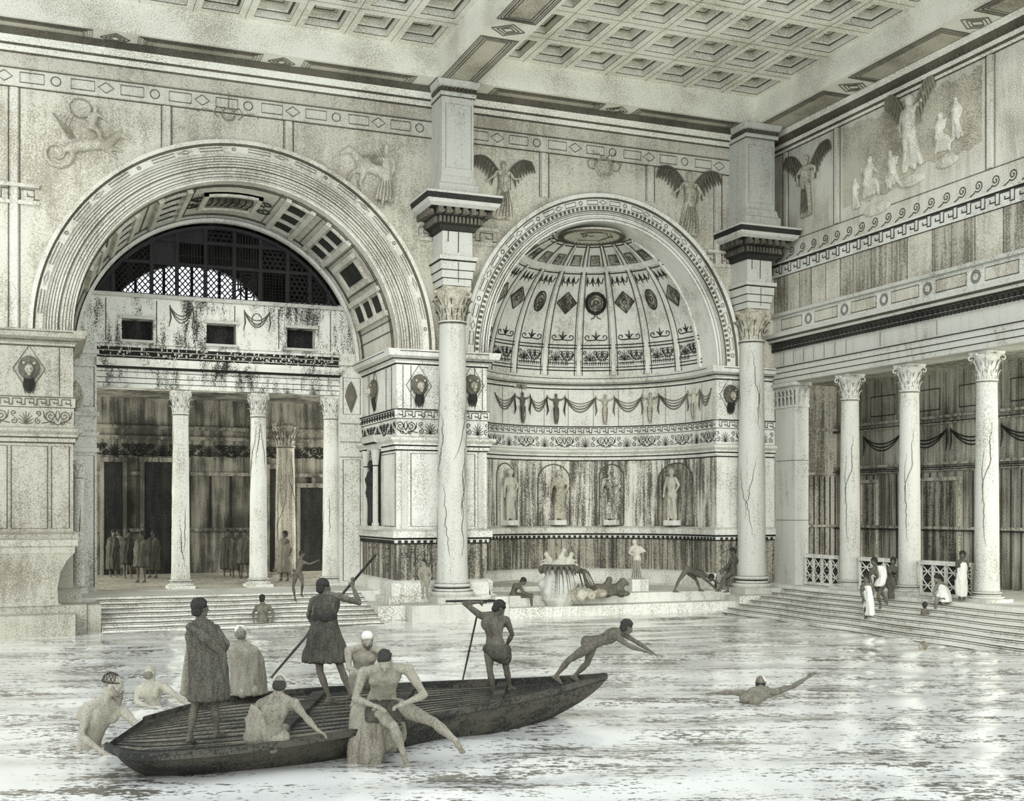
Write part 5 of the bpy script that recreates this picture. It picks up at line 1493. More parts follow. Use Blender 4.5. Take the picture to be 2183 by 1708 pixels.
hair(r, J['hd']+dirv(0, -.75, .65)*.01, lk, dirv(0, -.75, .65), 1.08, 1.0, curls=18, nape=True)
cloth(r, [(J['hiR'].lerp(J['hiL'], .5)+UP*.1, RGT*.2, FWD*.16), (J['hiR'].lerp(J['hiL'], .5), RGT*.25, FWD*.2), (J['hiR'].lerp(J['hiL'], .5)-UP*.14-FWD*.15, RGT*.25, FWD*.15)], 'tunic', 'loincloth', folds=.015)
# ---- 9 second poler
t0 = 18.2; lk = dirv(.75, .4, -.55)
r, J, _ = person('bare backed man with curly hair poling near the bow, left elbow raised', t0,
    dict(pel=(1058, 1380), nk=(1050, 1313), hd=(1064, 1297, -.02), shL=(1024, 1312, .05), shR=(1080, 1322), elL=(989, 1286, .05), wrL=(1022, 1284, .12), elR=(1092, 1352, .12), wrR=(1078, 1380, .25),
         hiL=(1043, 1384), hiR=(1074, 1384), knL=(1044, 1430, -.03), anL=(1053, 1474, .0), knR=(1079, 1424, .05), anR=(1087, 1464, .16), bow=.03),
    dirv(.45, .9, 0), lk, 'skindark', .98, .014, headup=dirv(.4, .2, .9), curl=1.0, tL=dirv(.5, .6, -.1), tR=dirv(.7, .5, 0))
hair(r, J['hd'], lk, UP, 1.0, 1.05, curls=30)
cloth(r, [(P(1058, 1374, t0), RGT*.19, FWD*.15), (P(1059, 1384, t0), RGT*.22, FWD*.17), (P(1066, 1400, t0-.02), RGT*.18, FWD*.15), (P(1074, 1414, t0), RGT*.09, FWD*.1)], 'tunic', 'loincloth', folds=.012)
q = J['wrL']
pole('oar shaft carried level across the shoulders of the man near the bow', P(950, 1282, t0+.12), P(1040, 1281, t0+.14), .02, name='oar')
pole('thin punting stick slanting down into the water left of the man near the bow', P(1017, 1312, t0+.1), P(986, 1452, 22.0), .018, name='punting_stick')
# ---- 10 diver
t0 = 18.2; lk = dirv(.8, .3, -.35)
r, J, _ = person('diver leaning out over the bow with both arms stretched forward', t0,
    dict(pel=(1262, 1372, .05), nk=(1320, 1348), hd=(1336, 1338), shR=(1312, 1356, -.14), shL=(1322, 1348, .15), elR=(1342, 1378, -.12), wrR=(1372, 1388, -.06), elL=(1356, 1368, .18), wrL=(1386, 1388, .14),
         hiR=(1258, 1378, -.05), hiL=(1262, 1376, .12), knR=(1212, 1408, -.05), anR=(1186, 1440, -.02), knL=(1252, 1414, .14), anL=(1226, 1440, .16)),
    dirv(.45, 0, -.9), lk, 'skindark', .95, .014, headup=dirv(-.2, 0, 1), tR=dirv(.7, 0, -.4), tL=dirv(.75, 0, -.4), curl=.15)
hair(r, J['hd'], lk, UP, 1.0, 1.0, curls=10)
# ---- 11 swimmer
t0 = 20.1; lk = dirv(.3, .9, .1)
r, J, _ = person('bald swimmer on the right, one arm reaching out of the water', t0,
    dict(pel=(1600, 1496, -.4), nk=(1622, 1472), hd=(1622, 1456, .05), shL=(1594, 1479), shR=(1650, 1476), elR=(1690, 1464, .1), wrR=(1722, 1444, .15), elL=(1558, 1477, -.05), wrL=(1526, 1478, -.05)),
    dirv(.2, .7, -.7), lk, 'skinmid', 1.1, .015, curl=.2)
b = Body(); b.egg(J['hd']+UP*.045, RGT, FWD, UP, .088, .098, .086, 14, 10); b.skin('bald_crown', 'bald', r, .014, 2)
hair(r, J['hd'], lk, UP, 1.1, top=False)
# ---- 12 hunched person on the ledge
o = MB().box(0, .8, 0, .7, -.35, .62)
bl = o; c = P(1105, 1290, 36.2); bl.v = [V((c.x-.4+v.x, c.y-.3+v.y, v.z)) for v in bl.v]
o = bl.build('ledge_block', 'white'); tag(o, 'white stone block at the pool edge, under the hunched bather', 'block', kind='thing')
t0 = 36.0; lk = dirv(.8, -.2, -.5)
r, J, _ = person('hunched dark bather sitting on the white block, left of the fountain', t0,
    dict(pel=(1096, 1268, .1), nk=(1106, 1246), hd=(1116, 1240), shR=(1108, 1252, -.15), shL=(1108, 1250, .15), elR=(1116, 1266, -.18), wrR=(1130, 1270, -.1), elL=(1118, 1264, .18), wrL=(1132, 1268, .1), knR=(1132, 1270, -.1), anR=(1134, 1298, -.1), knL=(1134, 1269, .12), anL=(1137, 1297, .12), bow=.08),
    dirv(.9, -.2, -.4), lk, 'skindark', .95, .022, fine=False, tR=RGT, tL=RGT)
hair(r, J['hd'], lk, UP, 1.0, 1.05, voxel=.02)
# ---- 13 bather on steps
t0 = 32.9; lk = dirv(0, 1, -.2)
r, J, _ = person('small dark bather rising from the water at the foot of the arch steps', t0,
    dict(pel=(560, 1325), nk=(560, 1289), hd=(559, 1277), shL=(548, 1294), shR=(574, 1294), elL=(539, 1308), wrL=(541, 1324, -.1), elR=(583, 1308), wrR=(580, 1322, -.1), knL=(552, 1330, .35), knR=(568, 1330, .35)),
    dirv(0, 1, 0), lk, 'skinmid', 1.0, .022, fine=False)
hair(r, J['hd'], lk, UP, 1.0, 1.05, voxel=.02)
# ---- 14 youth on steps
t0 = 34.3; lk = dirv(.9, .1, -.2)
r, J, _ = person('dark nude youth striding down the arch steps with one arm held out', t0,
    dict(pel=(636, 1222), nk=(641, 1193), hd=(644, 1181), shL=(634, 1197, .1), shR=(646, 1198, -.1), elR=(660, 1203, -.1), wrR=(676, 1196, -.1), elL=(632, 1212, .15), wrL=(642, 1222, .2), hiL=(631, 1226), hiR=(641, 1226), knL=(625, 1250, -.05), anL=(629, 1276, .05), knR=(645, 1244, -.1), anR=(643, 1266, .15)),
    dirv(.85, -.4, 0), lk, 'skindark', .82, .02, fine=False, tL=dirv(.6, -.5, -.4), tR=dirv(.6, -.4, -.4))
hair(r, J['hd'], lk, UP, .85, 1.05, voxel=.02)
# ---- 15 two men by the right edge of the apse
t0 = 37.4; lk = dirv(.7, -.1, -.7)
r, J, _ = person('dark figure bending low with hands to the floor, right of the apse statue', t0,
    dict(pel=(1466, 1216), nk=(1502, 1226), hd=(1516, 1232), shR=(1500, 1232, -.15), shL=(1504, 1226, .15), elR=(1516, 1246, -.15), wrR=(1528, 1258, -.1), elL=(1522, 1238, .2), wrL=(1536, 1246, .2), knR=(1448, 1236, -.1), anR=(1438, 1258, -.1), knL=(1484, 1236, .1), anL=(1492, 1256, .1)),
    dirv(.1, 0, -1), lk, 'skindark', 1.0, .024, fine=False, tR=RGT, tL=RGT)
hair(r, J['hd'], lk, UP, 1.0, 1.05, voxel=.02)
lk = dirv(-.8, -.2, -.4)
r, J, _ = person('dark figure stooping beside the right giant column, facing the bending one', t0,
    dict(pel=(1560, 1216), nk=(1566, 1188), hd=(1562, 1176), shR=(1570, 1194, .12), shL=(1560, 1194, -.12), elR=(1556, 1210, .1), wrR=(1540, 1220, .1), elL=(1550, 1208, -.15), wrL=(1536, 1216, -.15), knR=(1552, 1236, .1), anR=(1552, 1258, .1), knL=(1542, 1234, -.1), anL=(1534, 1256, -.1)),
    dirv(-.9, -.1, 0), lk, 'skindark', 1.0, .024, fine=False, tR=-RGT, tL=-RGT)
hair(r, J['hd'], lk, UP, 1.0, 1.05, voxel=.02)
# ---- 16 by the left giant column
t0 = 34.3; lk = dirv(-.6, -.7, -.1)
r, J, _ = person('small pale nude figure standing at the foot of the left giant column', t0,
    dict(pel=(906, 1236), nk=(905, 1210), hd=(903, 1199), shR=(896, 1213), shL=(915, 1213), elR=(893, 1226, -.05), wrR=(898, 1238, -.15), elL=(919, 1226), wrL=(916, 1240), knR=(901, 1255, -.06), anR=(902, 1272), knL=(910, 1255, -.02), anL=(911, 1273)),
    dirv(-.3, -1, 0), lk, 'skin', .78, .018, fine=False, tR=dirv(-.3, -1, 0), tL=dirv(.3, -1, 0))
hair(r, J['hd'], lk, UP, .8, 1.05, voxel=.018)
# ---- 17 people on the right steps
t0 = 32.6
def rw(x, y, w, d, o=0.0): return (P(x, y, t0+o), RGT*w*t0/F, FWD*d)
r, J, _ = person('person in a long white wrap on the right steps, at the left of the group', t0,
    dict(pel=(1850, 1278), nk=(1848, 1246), hd=(1846, 1235), shL=(1838, 1250), shR=(1858, 1250), elL=(1836, 1266, -.05), wrL=(1842, 1278, -.15), elR=(1862, 1264), wrR=(1858, 1278, -.1), knL=(1845, 1298, -.1), anL=(1845, 1318), knR=(1856, 1298, -.1), anR=(1856, 1318)),
    dirv(-.5, -.8, 0), dirv(-.6, -.7, -.1), 'skindark', .92, .022, fine=False)
hair(r, J['hd'], dirv(-.6, -.7, 0), UP, .95, 1.05, voxel=.02)
cloth(r, [rw(1849, 1249, 6, .1, -.06), rw(1850, 1262, 8, .15, -.06), rw(1852, 1285, 9.5, .2, -.06), rw(1853, 1312, 10, .22, -.06)], 'whitecloth', 'wrap', .022, .015, ripple=.1)
t0 = 33.4
r, J, _ = person('dark haired bather with a white cloth over the shoulder, mid group on the right steps', t0,
    dict(pel=(1874, 1246), nk=(1868, 1210), hd=(1863, 1198), shL=(1858, 1215), shR=(1880, 1214), elL=(1854, 1232), wrL=(1860, 1246, -.1), elR=(1888, 1232), wrR=(1884, 1246, -.1), knL=(1872, 1270, -.1), anL=(1878, 1292), knR=(1884, 1270), anR=(1892, 1290)),
    dirv(-.6, -.8, 0), dirv(-.7, -.6, 0), 'skindark', .98, .022, fine=False)
hair(r, J['hd'], dirv(-.7, -.6, 0), UP, 1.0, 1.15, curls=12, voxel=.02)
cloth(r, [rw(1876, 1206, 7, .1, -.08), rw(1880, 1214, 9, .14, -.08), rw(1881, 1230, 9, .17, -.08), rw(1876, 1244, 10, .18, -.1), rw(1872, 1250, 9, .16, -.1)], 'whitecloth', 'towel', .022, .012, ripple=.1)
t0 = 33.9
r, J, _ = person('dark bather standing close behind the one with the white cloth, on the right steps', t0,
    dict(pel=(1899, 1242), nk=(1902, 1209), hd=(1904, 1197), shL=(1893, 1213), shR=(1911, 1213), elL=(1890, 1229), wrL=(1892, 1243), elR=(1913, 1229), wrR=(1909, 1243), knL=(1895, 1264), anL=(1897, 1286), knR=(1903, 1264), anR=(1905, 1286)),
    dirv(-.3, -.9, 0), dirv(-.4, -.9, 0), 'skindark', .95, .022, fine=False)
hair(r, J['hd'], dirv(-.4, -.9, 0), UP, 1.0, 1.1, voxel=.02)
t0 = 32.2
r, J, _ = person('person bundled in a white cloth sitting on the right steps', t0,
    dict(pel=(2008, 1276, .1), nk=(2006, 1244), hd=(1998, 1234), shL=(1997, 1250), shR=(2018, 1250), elL=(1990, 1264, -.1), wrL=(1996, 1276, -.2), elR=(2022, 1266, -.1), wrR=(2010, 1278, -.2), knL=(1997, 1276, -.35), anL=(1994, 1298, -.3), knR=(2012, 1278, -.35), anR=(2010, 1298, -.3)),
    dirv(-.5, -.8, 0), dirv(-.7, -.6, -.3), 'skinmid', .98, .022, fine=False)
hair(r, J['hd'], dirv(-.7, -.6, -.3), UP, 1.0, 1.1, voxel=.02)
cloth(r, [rw(2008, 1246, 6, .1), rw(2009, 1254, 12, .17), rw(2009, 1268, 16, .26, -.05), rw(2008, 1282, 17, .34, -.1)], 'whitecloth', 'wrap', .024, .02, ripple=.08)
t0 = 31.4
r, J, _ = person('small dark child standing in front of the bundled sitter, on the right steps', t0,
    dict(pel=(1972, 1315), nk=(1972, 1300), hd=(1972, 1291), shL=(1966, 1302), shR=(1978, 1302), elL=(1964, 1311), wrL=(1966, 1318), elR=(1980, 1311), wrR=(1979, 1318), knL=(1970, 1324), anL=(1969, 1335), knR=(1975, 1324), anR=(1976, 1335)),
    dirv(.5, .8, 0), dirv(.5, .8, 0), 'skindark', .62, .02, fine=False)
hair(r, J['hd'], dirv(.5, .8, 0), UP, .75, 1.2, voxel=.02)
t0 = 31.8
r, J, _ = person('slim person in a long white robe standing before the last slim column', t0,
    dict(pel=(2050, 1230), nk=(2051, 1196), hd=(2052, 1184), shL=(2041, 1200), shR=(2061, 1200), elL=(2040, 1216), wrL=(2046, 1230, -.1), elR=(2063, 1216), wrR=(2058, 1230, -.1), knL=(2046, 1254), anL=(2046, 1274), knR=(2056, 1254), anR=(2056, 1274)),
    dirv(-.4, -.9, 0), dirv(-.5, -.8, 0), 'skindark', .98, .022, fine=False)
hair(r, J['hd'], dirv(-.5, -.8, 0), UP, 1.0, 1.1, voxel=.02)
cloth(r, [rw(2051, 1198, 6, .08), rw(2051, 1203, 11, .13), rw(2050, 1220, 11, .15), rw(2049, 1240, 12, .17), rw(2049, 1262, 12, .17), rw(2050, 1272, 10, .15)], 'whitecloth', 'robe', .022, .012, ripple=.1)
# ---- 18 people far off in the hall
far_ = [(241, 43.5, 'hair', 'dark cloaked person far left in the hall behind the arch', 'robe', 0), (252, 44.5, 'skin', 'pale person beside the dark cloaked one in the far hall', 'greycloth', 0), (272, 42.5, 'hair', 'broad dark cloaked person in the far hall, before the first dark doorway', 'tunic', 1),
        (301, 40.2, 'skindark', 'dim tunic wearer at the top of the arch steps, left of the first arch column', 'robe', 1), (326, 43.0, 'hair', 'dark person in the far hall just left of the first arch column', 'robe', 0), (484, 44.0, 'hair', 'dim robed person in the far hall, left of the middle arch column', 'robe', 0),
        (503, 43.4, 'skindark', 'second dim person in the far hall left of the middle arch column', 'tunic', 0), (521, 42.6, 'hair', 'dim person standing close to the middle arch column', 'robe', 1), (606, 41.0, 'skin', 'dim person below the inner hall column', 'greycloth', 0)]
for i, (px, t0, hm, lab, cm, k) in enumerate(far_):
    zf = .75; y0 = HY+(EYE-zf)*F/t0; m = F/t0
    q = lambda x, h, d=0: (px+x*m, y0-h*m, d)
    a = random.Random(i).uniform(-1, 1); fwv = dirv(a, -.8, 0)
    r, J, _ = person(lab, t0, dict(pel=q(0, .93), nk=q(.01, 1.46), hd=q(.02, 1.64), elL=q(-.25, 1.15), wrL=q(-.2, .92, -.1), elR=q(.26, 1.15), wrR=q(.2, .95, -.1), knL=q(-.1, .5), anL=q(-.1, .09), knR=q(.1, .5), anR=q(.13, .09)), fwv, fwv, 'skindark', 1.0, .03, fine=False)
    hair(r, J['hd'], fwv, UP, 1.05, 1.1, voxel=.025)
    C = lambda h, w, d: (P(px, y0-h*m, t0), RGT*w, FWD*d)
    cloth(r, [C(1.5, .09, .08), C(1.42, .21, .14), C(1.1, .24, .18), C(.8, .24, .19), C(.55 if k else .3, .27, .21)], cm, 'cloak', .03, .02, ripple=.1)
# ---- 19 head of a distant swimmer
t0 = 27.3; lk = dirv(-.8, .4, 0)
r, J, _ = person('lone swimmer far off on the right, only head and shoulders above water', t0,
    dict(pel=(1985, 1412, .2), nk=(1974, 1388), hd=(1968, 1378), shL=(1966, 1390, .15), shR=(1980, 1392, -.15), elL=(1958, 1396, .1), wrL=(1950, 1400, .1), elR=(1984, 1404, -.2), wrR=(1980, 1408, -.2)),
    dirv(-.7, .3, -.5), lk, 'skinfaint', .95, .02, fine=False)
hair(r, J['hd'], lk, UP, .95, 1.05, mat='skinmid', voxel=.02)
# ================================================================ RELIEFS, STATUES, FOUNTAIN
def pix(w):
    w = V(w)-V((0, 0, EYE)); d = w.dot(FWD); return CX+F*w.dot(RGT)/d, HY-F*w.z/d
def s_at(path, px, z=6.0):
    best = (1e9, 0)
    for k in range(1201):
        s = path.L*k/1200; e = abs(pix(path.at(s, z))[0]-px)
        if e < best[0]: best = (e, s)
    return best[1]
def fig(b, m, h, pose, flat=1.0, fat=1.0, o=.05):
    """small carved figure; m(dx, dz, o) maps figure units (of its height) on the wall"""
    q = lambda p, oo=0.0: m(p[0]*h, p[1]*h, o+oo)
    r = lambda v: v*h*fat
    g = dict(head=(0, .93), neck=(0, .83), hip=(0, .5), shL=(-.11, .79), shR=(.11, .79), elL=(-.2, .66), haL=(-.16, .5), elR=(.2, .66), haR=(.16, .5), knL=(-.06, .27), ftL=(-.07, .02), knR=(.06, .27), ftR=(.08, .02)); g.update(pose)
    b.ell(q(g['head']), r(.058), r(.058), r(.07), seg=10, ring=8)
    b.limb(q(g['neck']), q(g['head']), [(0, r(.032)), (1, r(.032))], 8)
    c = ((g['shL'][0]+g['shR'][0])/2, (g['shL'][1]+g['shR'][1])/2)
    b.limb(q(g['hip']), q((c[0], c[1]-.03)), [(0, r(.088)), (.35, r(.07)), (.8, r(.1)), (1, r(.07))], 12)
    for S in 'LR':
        b.limb(q((c[0], c[1])), q(g['sh'+S]), [(0, r(.05)), (1, r(.042))], 8)
        b.limb(q(g['sh'+S]), q(g['el'+S]), [(0, r(.038)), (1, r(.028))], 8)
        b.limb(q(g['el'+S]), q(g['ha'+S], .02), [(0, r(.028)), (.8, r(.018)), (1, r(.024))], 8)
        hx = g['hip'][0]+(-.045 if S == 'L' else .045)
        b.limb(q((hx, g['hip'][1])), q(g['kn'+S]), [(0, r(.06)), (.3, r(.058)), (1, r(.036))], 8)
        b.limb(q(g['kn'+S]), q(g['ft'+S]), [(0, r(.036)), (.3, r(.04)), (1, r(.022))], 8)
        f = g['ft'+S]; b.limb(q(f), q((f[0]+(.05 if S == 'R' else -.05), f[1]-.02), .03), [(0, r(.022)), (1, r(.016))], 6)
def skirt(b, m, h, top, bot, w0, w1, o=.05, n=7, sway=0.0):
    for k in range(n):
        t = (k/(n-1)-.5)*2
        b.limb(m(top[0]*h+t*w0*h, top[1]*h, o), m((bot[0]+sway*abs(t))*h+t*w1*h, (bot[1]+.03*(k % 2))*h, o), [(0, .03*h), (1, .042*h)], 7)
def wing(mb, m, h, root, tip, n=8, o=.06, r=.012):
    """fan of feathers hanging from the leading edge root -> tip"""
    R, T = V((root[0], root[1], 0)), V((tip[0], tip[1], 0)); L_ = (T-R); sg = 1 if L_.x > 0 else -1
    edge = [R.lerp(T, t)+V((0, .10*math.sin(PI*t), 0)) for t in [i/8 for i in range(9)]]
    mb.tube([m(p.x*h, p.y*h, o) for p in edge], [.02*h*(1-.05*i) for i in range(9)], 6)
    for k in range(n):
        t = .15+.85*k/(n-1); p = R.lerp(T, t)+V((0, .10*math.sin(PI*t), 0)); d = V((L_.x*.18, -.34+.16*t, 0))
        q = [m((p.x+d.x*u)*h, (p.y+d.y*u)*h, o-.01) for u in (0, .5, 1)]
        mb.tube(q, [.016*h, .026*h, .006*h], 5)
def relief(name, label, cat, m, h, build, mat='relief', voxel=.03, group=None, lines=None, line_mat='line'):
    root = thing(name, m(0, 0, 0), label, cat, group)
    b = Body(); build(b); b.skin('carved_figure', mat, root, voxel, 2)
    if lines:
        mb = MB(); lines(mb); mb.build('carved_lines', line_mat, root, True)
    return root
# ---- winged figures over the apse and on the right wall
def winged(px, py_top, py_bot, mapf, label, arm=0.0, flip=1):
    pass
def wall_map(x0, z0): return lambda dx, dz, o=0.0: V((x0+dx, YW-.01-o, z0+dz))
def right_map(y0, z0): return lambda dx, dz, o=0.0: V((XR-.01-o, y0-dx, z0+dz))
for (px, yt, yb, lab, kk) in ((1072, 343, 470, 'winged figure in flowing dress, carved on the wall left of the apse arch', 0), (1468, 366, 505, 'winged figure in long dress, carved on the wall right of the apse arch', 1)):
    p, q = onY(px, yb, YW), onY(px, yt, YW); m = wall_map(p.x, p.z); h = (q.z-p.z)
    def bd(b, m=m, h=h, kk=kk):
        fig(b, m, h, dict(elR=(.2, .7), haR=(.14, .55) if kk else (.3, .72), elL=(-.2, .7), haL=(-.3, .62)), fat=.95)
        skirt(b, m, h, (0, .52), (-.03 if kk else -.06, .04), .06, .13)
    def ln(mb, m=m, h=h):
        for sg in (-1, 1): wing(mb, m, h, (sg*.09, .8), (sg*.5, 1.02))
        for k in range(6): mb.tube([m((-.05+.02*k)*h, .5*h, .17), m((-.1+.045*k)*h, .25*h, .16), m((-.16+.06*k)*h, .05*h, .14)], .010, 4)
        mb.tube([m(-.11*h, .78*h, .12), m(-.12*h, .5*h, .14)], .012, 4); mb.tube([m(.11*h, .78*h, .12), m(.1*h, .5*h, .14)], .012, 4)
    relief('winged_relief', lab, 'relief', m, h, bd, 'relief', .028, 'winged figures', ln)
p, q = onX(1722, 462, XR), onX(1722, 330, XR); m = right_map(p.y, p.z); h = q.z-p.z
def bd(b):
    fig(b, m, h, dict(elR=(.24, .74), haR=(.2, .56), elL=(-.24, .72), haL=(-.2, .55)), fat=1.0); skirt(b, m, h, (0, .52), (0, .04), .06, .1)
def ln(mb):
    for sg in (-1, 1): wing(mb, m, h, (sg*.1, .78), (sg*.55, 1.08))
    for k in range(6): mb.tube([m((-.05+.02*k)*h, .5*h, .17), m((-.1+.04*k)*h, .05*h, .14)], .012, 4)
relief('winged_relief', 'winged figure carved on the right wall, beside the long mural', 'relief', m, h, bd, 'relief', .03, 'winged figures', ln, 'line')
# ---- wreath and ribbon ornaments
c = onY(1287, 357, YW); m = wall_map(c.x, c.z)
t = thing('wreath_relief', c, 'faint round wreath with ribbons, carved over the crown of the apse arch', 'relief')
mb = MB(); mb.tube([m(.3*math.cos(a), .28*math.sin(a), .02) for a in [2*PI*i/24 for i in range(24)]], [.035+.014*(i % 2) for i in range(24)], 6, True); mb.build('wreath', 'relief', t, True)
mb = MB()
for sg in (-1, 1):
    mb.tube([m(sg*.25, .12, .03), m(sg*.42, .24, .03), m(sg*.6, .12, .03), m(sg*.52, -.08, .03), m(sg*.34, -.1, .03)], .016, 5)
    mb.tube([m(sg*.05, .28, .03), m(sg*.2, .42, .03), m(sg*.34, .38, .03), m(sg*.4, .5, .03)], .016, 5)
mb.build('ribbon', 'faint', t, True)
c = onY(487, 245, YW); m = wall_map(c.x, c.z)
t = thing('ornament_relief', c, 'faint leafy knot carved at the middle panel above the great arch', 'relief')
mb = MB()
mb.tube([m(.18*math.cos(a), .17*math.sin(a), .02) for a in [2*PI*i/16 for i in range(16)]], .022, 5, True)
for sg in (-1, 1):
    mb.tube([m(sg*.15, .1, .02), m(sg*.3, .2, .02), m(sg*.42, .02, .02), m(sg*.28, -.12, .02)], .018, 5); mb.tube([m(sg*.42, .05, .02), m(sg*.7, .1, .02), m(sg*.85, -.02, .02)], .012, 4)
mb.tube([m(0, .15, .02), m(0, .62, .02)], .012, 4)
mb.build('leaf_knot', 'faint', t, True)
# ---- left panel: rider on a coiled sea beast; right panel: horseman
c = onY(130, 385, YW); m = wall_map(c.x, c.z)
def bd(b):
    pts = [(.95*math.cos(a)*(1-.11*i)*.42, .62+.42*math.sin(a)*(1-.11*i)) for i, a in enumerate([-1.2-.62*k for k in range(14)])]
    pts = [(-.1+.42*math.cos(a)*(1-.05*i), .72+.42*math.sin(a)*(1-.05*i)) for i, a in enumerate([.5-.62*k for k in range(15)])]
    for i in range(len(pts)-1): b.limb(m(*pts[i], .02), m(*pts[i+1], .02), [(0, .13*(1-.05*i)), (1, .13*(1-.05*(i+1)))], 10, .5, V((0, 1, 0)))
    b.limb(m(.25, .9, .02), m(.75, 1.05, .02), [(0, .14), (1, .17)], 10); b.limb(m(.75, 1.05, .02), m(1.2, 1.1, .02), [(0, .17), (1, .14)], 10)
    b.limb(m(1.2, 1.12, .02), m(1.5, 1.42, .02), [(0, .13), (1, .09)], 10); b.limb(m(1.5, 1.42, .02), m(1.75, 1.32, .02), [(0, .09), (1, .05)], 8)
    b.limb(m(1.2, 1.05, .02), m(1.55, .95, .02), [(0, .08), (1, .04)], 8); b.limb(m(1.1, 1.0, .02), m(1.45, .75, .02), [(0, .08), (1, .035)], 8)
    mm = lambda dx, dz, o=0: m(.78+dx, 1.12+dz, o)
    fig(b, mm, 1.15, dict(head=(.08, .78), neck=(.06, .68), shL=(-.05, .64), shR=(.16, .65), hip=(0, .34), elR=(.3, .56), haR=(.42, .48), elL=(-.1, .52), haL=(.02, .4), knL=(.14, .26), ftL=(.18, .04), knR=(.2, .28), ftR=(.22, .08)), o=.09)
def ln(mb):
    mb.tube([m(.5+.28*math.cos(a), 2.0+.26*math.sin(a), .05) for a in [2*PI*i/20 for i in range(20)]], .016, 4, True)
    for k in range(5): mb.tube([m(.35-.04*k, 1.15, .1), m(.2-.1*k, 1.45+.08*k, .08), m(.3-.1*k, 1.75, .06)], .014, 4)
relief('sea_beast_relief', 'faint rider on a coiled sea beast, carved in the left panel above the great arch', 'relief', m, 1, bd, 'panel', .04, None, ln, 'faint')
c = onY(815, 455, YW); m = wall_map(c.x, c.z)
def bd(b):
    b.limb(m(-.1, 1.25, .03), m(-.65, 1.4, .03), [(0, .2), (.5, .18), (1, .19)], 12); b.limb(m(-.65, 1.45, .03), m(-1.0, 1.8, .03), [(0, .15), (1, .1)], 10)
    b.limb(m(-1.0, 1.8, .03), m(-1.28, 1.62, .03), [(0, .1), (1, .055)], 10)
    for (x, z, x2, z2, x3, z3) in ((-.6, 1.25, -.95, 1.1, -1.1, .8), (-.55, 1.2, -.7, .85, -.62, .5), (-.05, 1.15, .1, .75, -.05, .35), (.02, 1.2, .25, .85, .2, .45)):
        b.limb(m(x, z, .03), m(x2, z2, .05), [(0, .1), (1, .06)], 8); b.limb(m(x2, z2, .05), m(x3, z3, .05), [(0, .055), (1, .035)], 8)
    mm = lambda dx, dz, o=0: m(.1+dx, .2+dz, o)
    fig(b, mm, 1.75, dict(head=(.0, 1.0), neck=(-.01, .9), elL=(-.22, .74), haL=(-.34, .8), elR=(.14, .66), haR=(.08, .5)), fat=1.0, o=.12)
    mm2 = lambda dx, dz, o=0: m(.0+dx, -.1+dz, o)
    skirt(b, mm, 1.75, (0, .5), (-.04, .12), .06, .13, .1)
def ln(mb):
    for k in range(7): mb.tube([m(.1-.05*k, 1.3, .2), m(.0-.09*k, 1.6, .18), m(-.1-.1*k, 1.9-.05*k, .1)], .013, 4)
    for k in range(5): mb.tube([m(.2-.07*k, 1.0, .2), m(.25-.1*k, .6, .2), m(.2-.1*k, .2, .16)], .013, 4)
relief('horseman_relief', 'faint man with a rearing horse, carved in the right panel above the great arch', 'relief', m, 1, bd, 'panel', .04, None, ln, 'faint')
# ---- mural on the right wall
y0, y1 = YS[1]-.3, YS[2]+.3
mu = thing('mural', (XR, (y0+y1)/2, 12.55), 'large pale figured mural in the top panel of the right wall', 'mural')
mb = MB(); rg = random.Random(4)
n = 26; top = [(y0+(y1-y0)*i/n, 15.2-.25*abs(math.sin(i*1.1))*rg.random()) for i in range(n+1)]; bot = [(y1+(y0-y1)*i/n, 12.62+.22*rg.random()+.35*(i/n < .45)) for i in range(n+1)]
mb.prism([V((XR+.0, y, z)) for y, z in top+bot], (-.02, 0, 0)); mb.build('grey_ground', 'ceilpanel', mu)
def mm_(y, z): return lambda dx, dz, o=0.0: V((XR-.02-o*.6, y-dx, z+dz))
b = Body()
def at(px, py): w = onX(px, py, XR); return w.y, w.z
for (px, py, hh, ps) in ((1852, 425, 1.5, dict(head=(.08, .78), neck=(.05, .68), shL=(-.06, .63), shR=(.15, .65), hip=(0, .32), knL=(.22, .36), ftL=(.24, .06), knR=(.28, .3), ftR=(.34, .02), elR=(.26, .5), haR=(.36, .44))),
        (1905, 400, 1.3, dict(head=(-.06, .8), hip=(.03, .36), neck=(-.03, .7), shL=(-.14, .66), shR=(.08, .66), knL=(-.2, .3), ftL=(-.18, .02), knR=(-.1, .22), ftR=(-.08, 0))),
        (1942, 365, 2.2, dict(elR=(.24, .86), haR=(.3, .98))), (2005, 330, 1.35, dict(head=(.04, .8), hip=(0, .36), neck=(.02, .7), shL=(-.1, .66), shR=(.12, .66), knL=(.18, .34), ftL=(.2, .04), knR=(.25, .3), ftR=(.3, 0))),
        (2040, 300, 1.2, dict(elL=(-.22, .7), haL=(-.3, .6))), (1826, 448, 1.0, dict(knL=(-.1, .25)))):
    y, z = at(px, py); fig(b, mm_(y, z), hh, ps, fat=1.25, o=.04); skirt(b, mm_(y, z), hh, (0, .42), (.05, .06), .08, .16, .03, 5)
for (px, py, rx, rz) in ((1870, 445, .7, .22), (1945, 385, .6, .2), (2020, 345, .5, .18)):
    y, z = at(px, py); b.ell(V((XR-.02, y, z)), .06, rx, rz, seg=14, ring=8)
b.skin('painted_figures', 'wall', mu, .045, 3)
y, z = at(1942, 365); m = mm_(y, z)
for sg in (-1, 1):
    mb = MB(); wing(mb, m, 2.2, (sg*.1, .78), (sg*.42, 1.12), 7, .1); mb.build('wing', 'faint', mu)
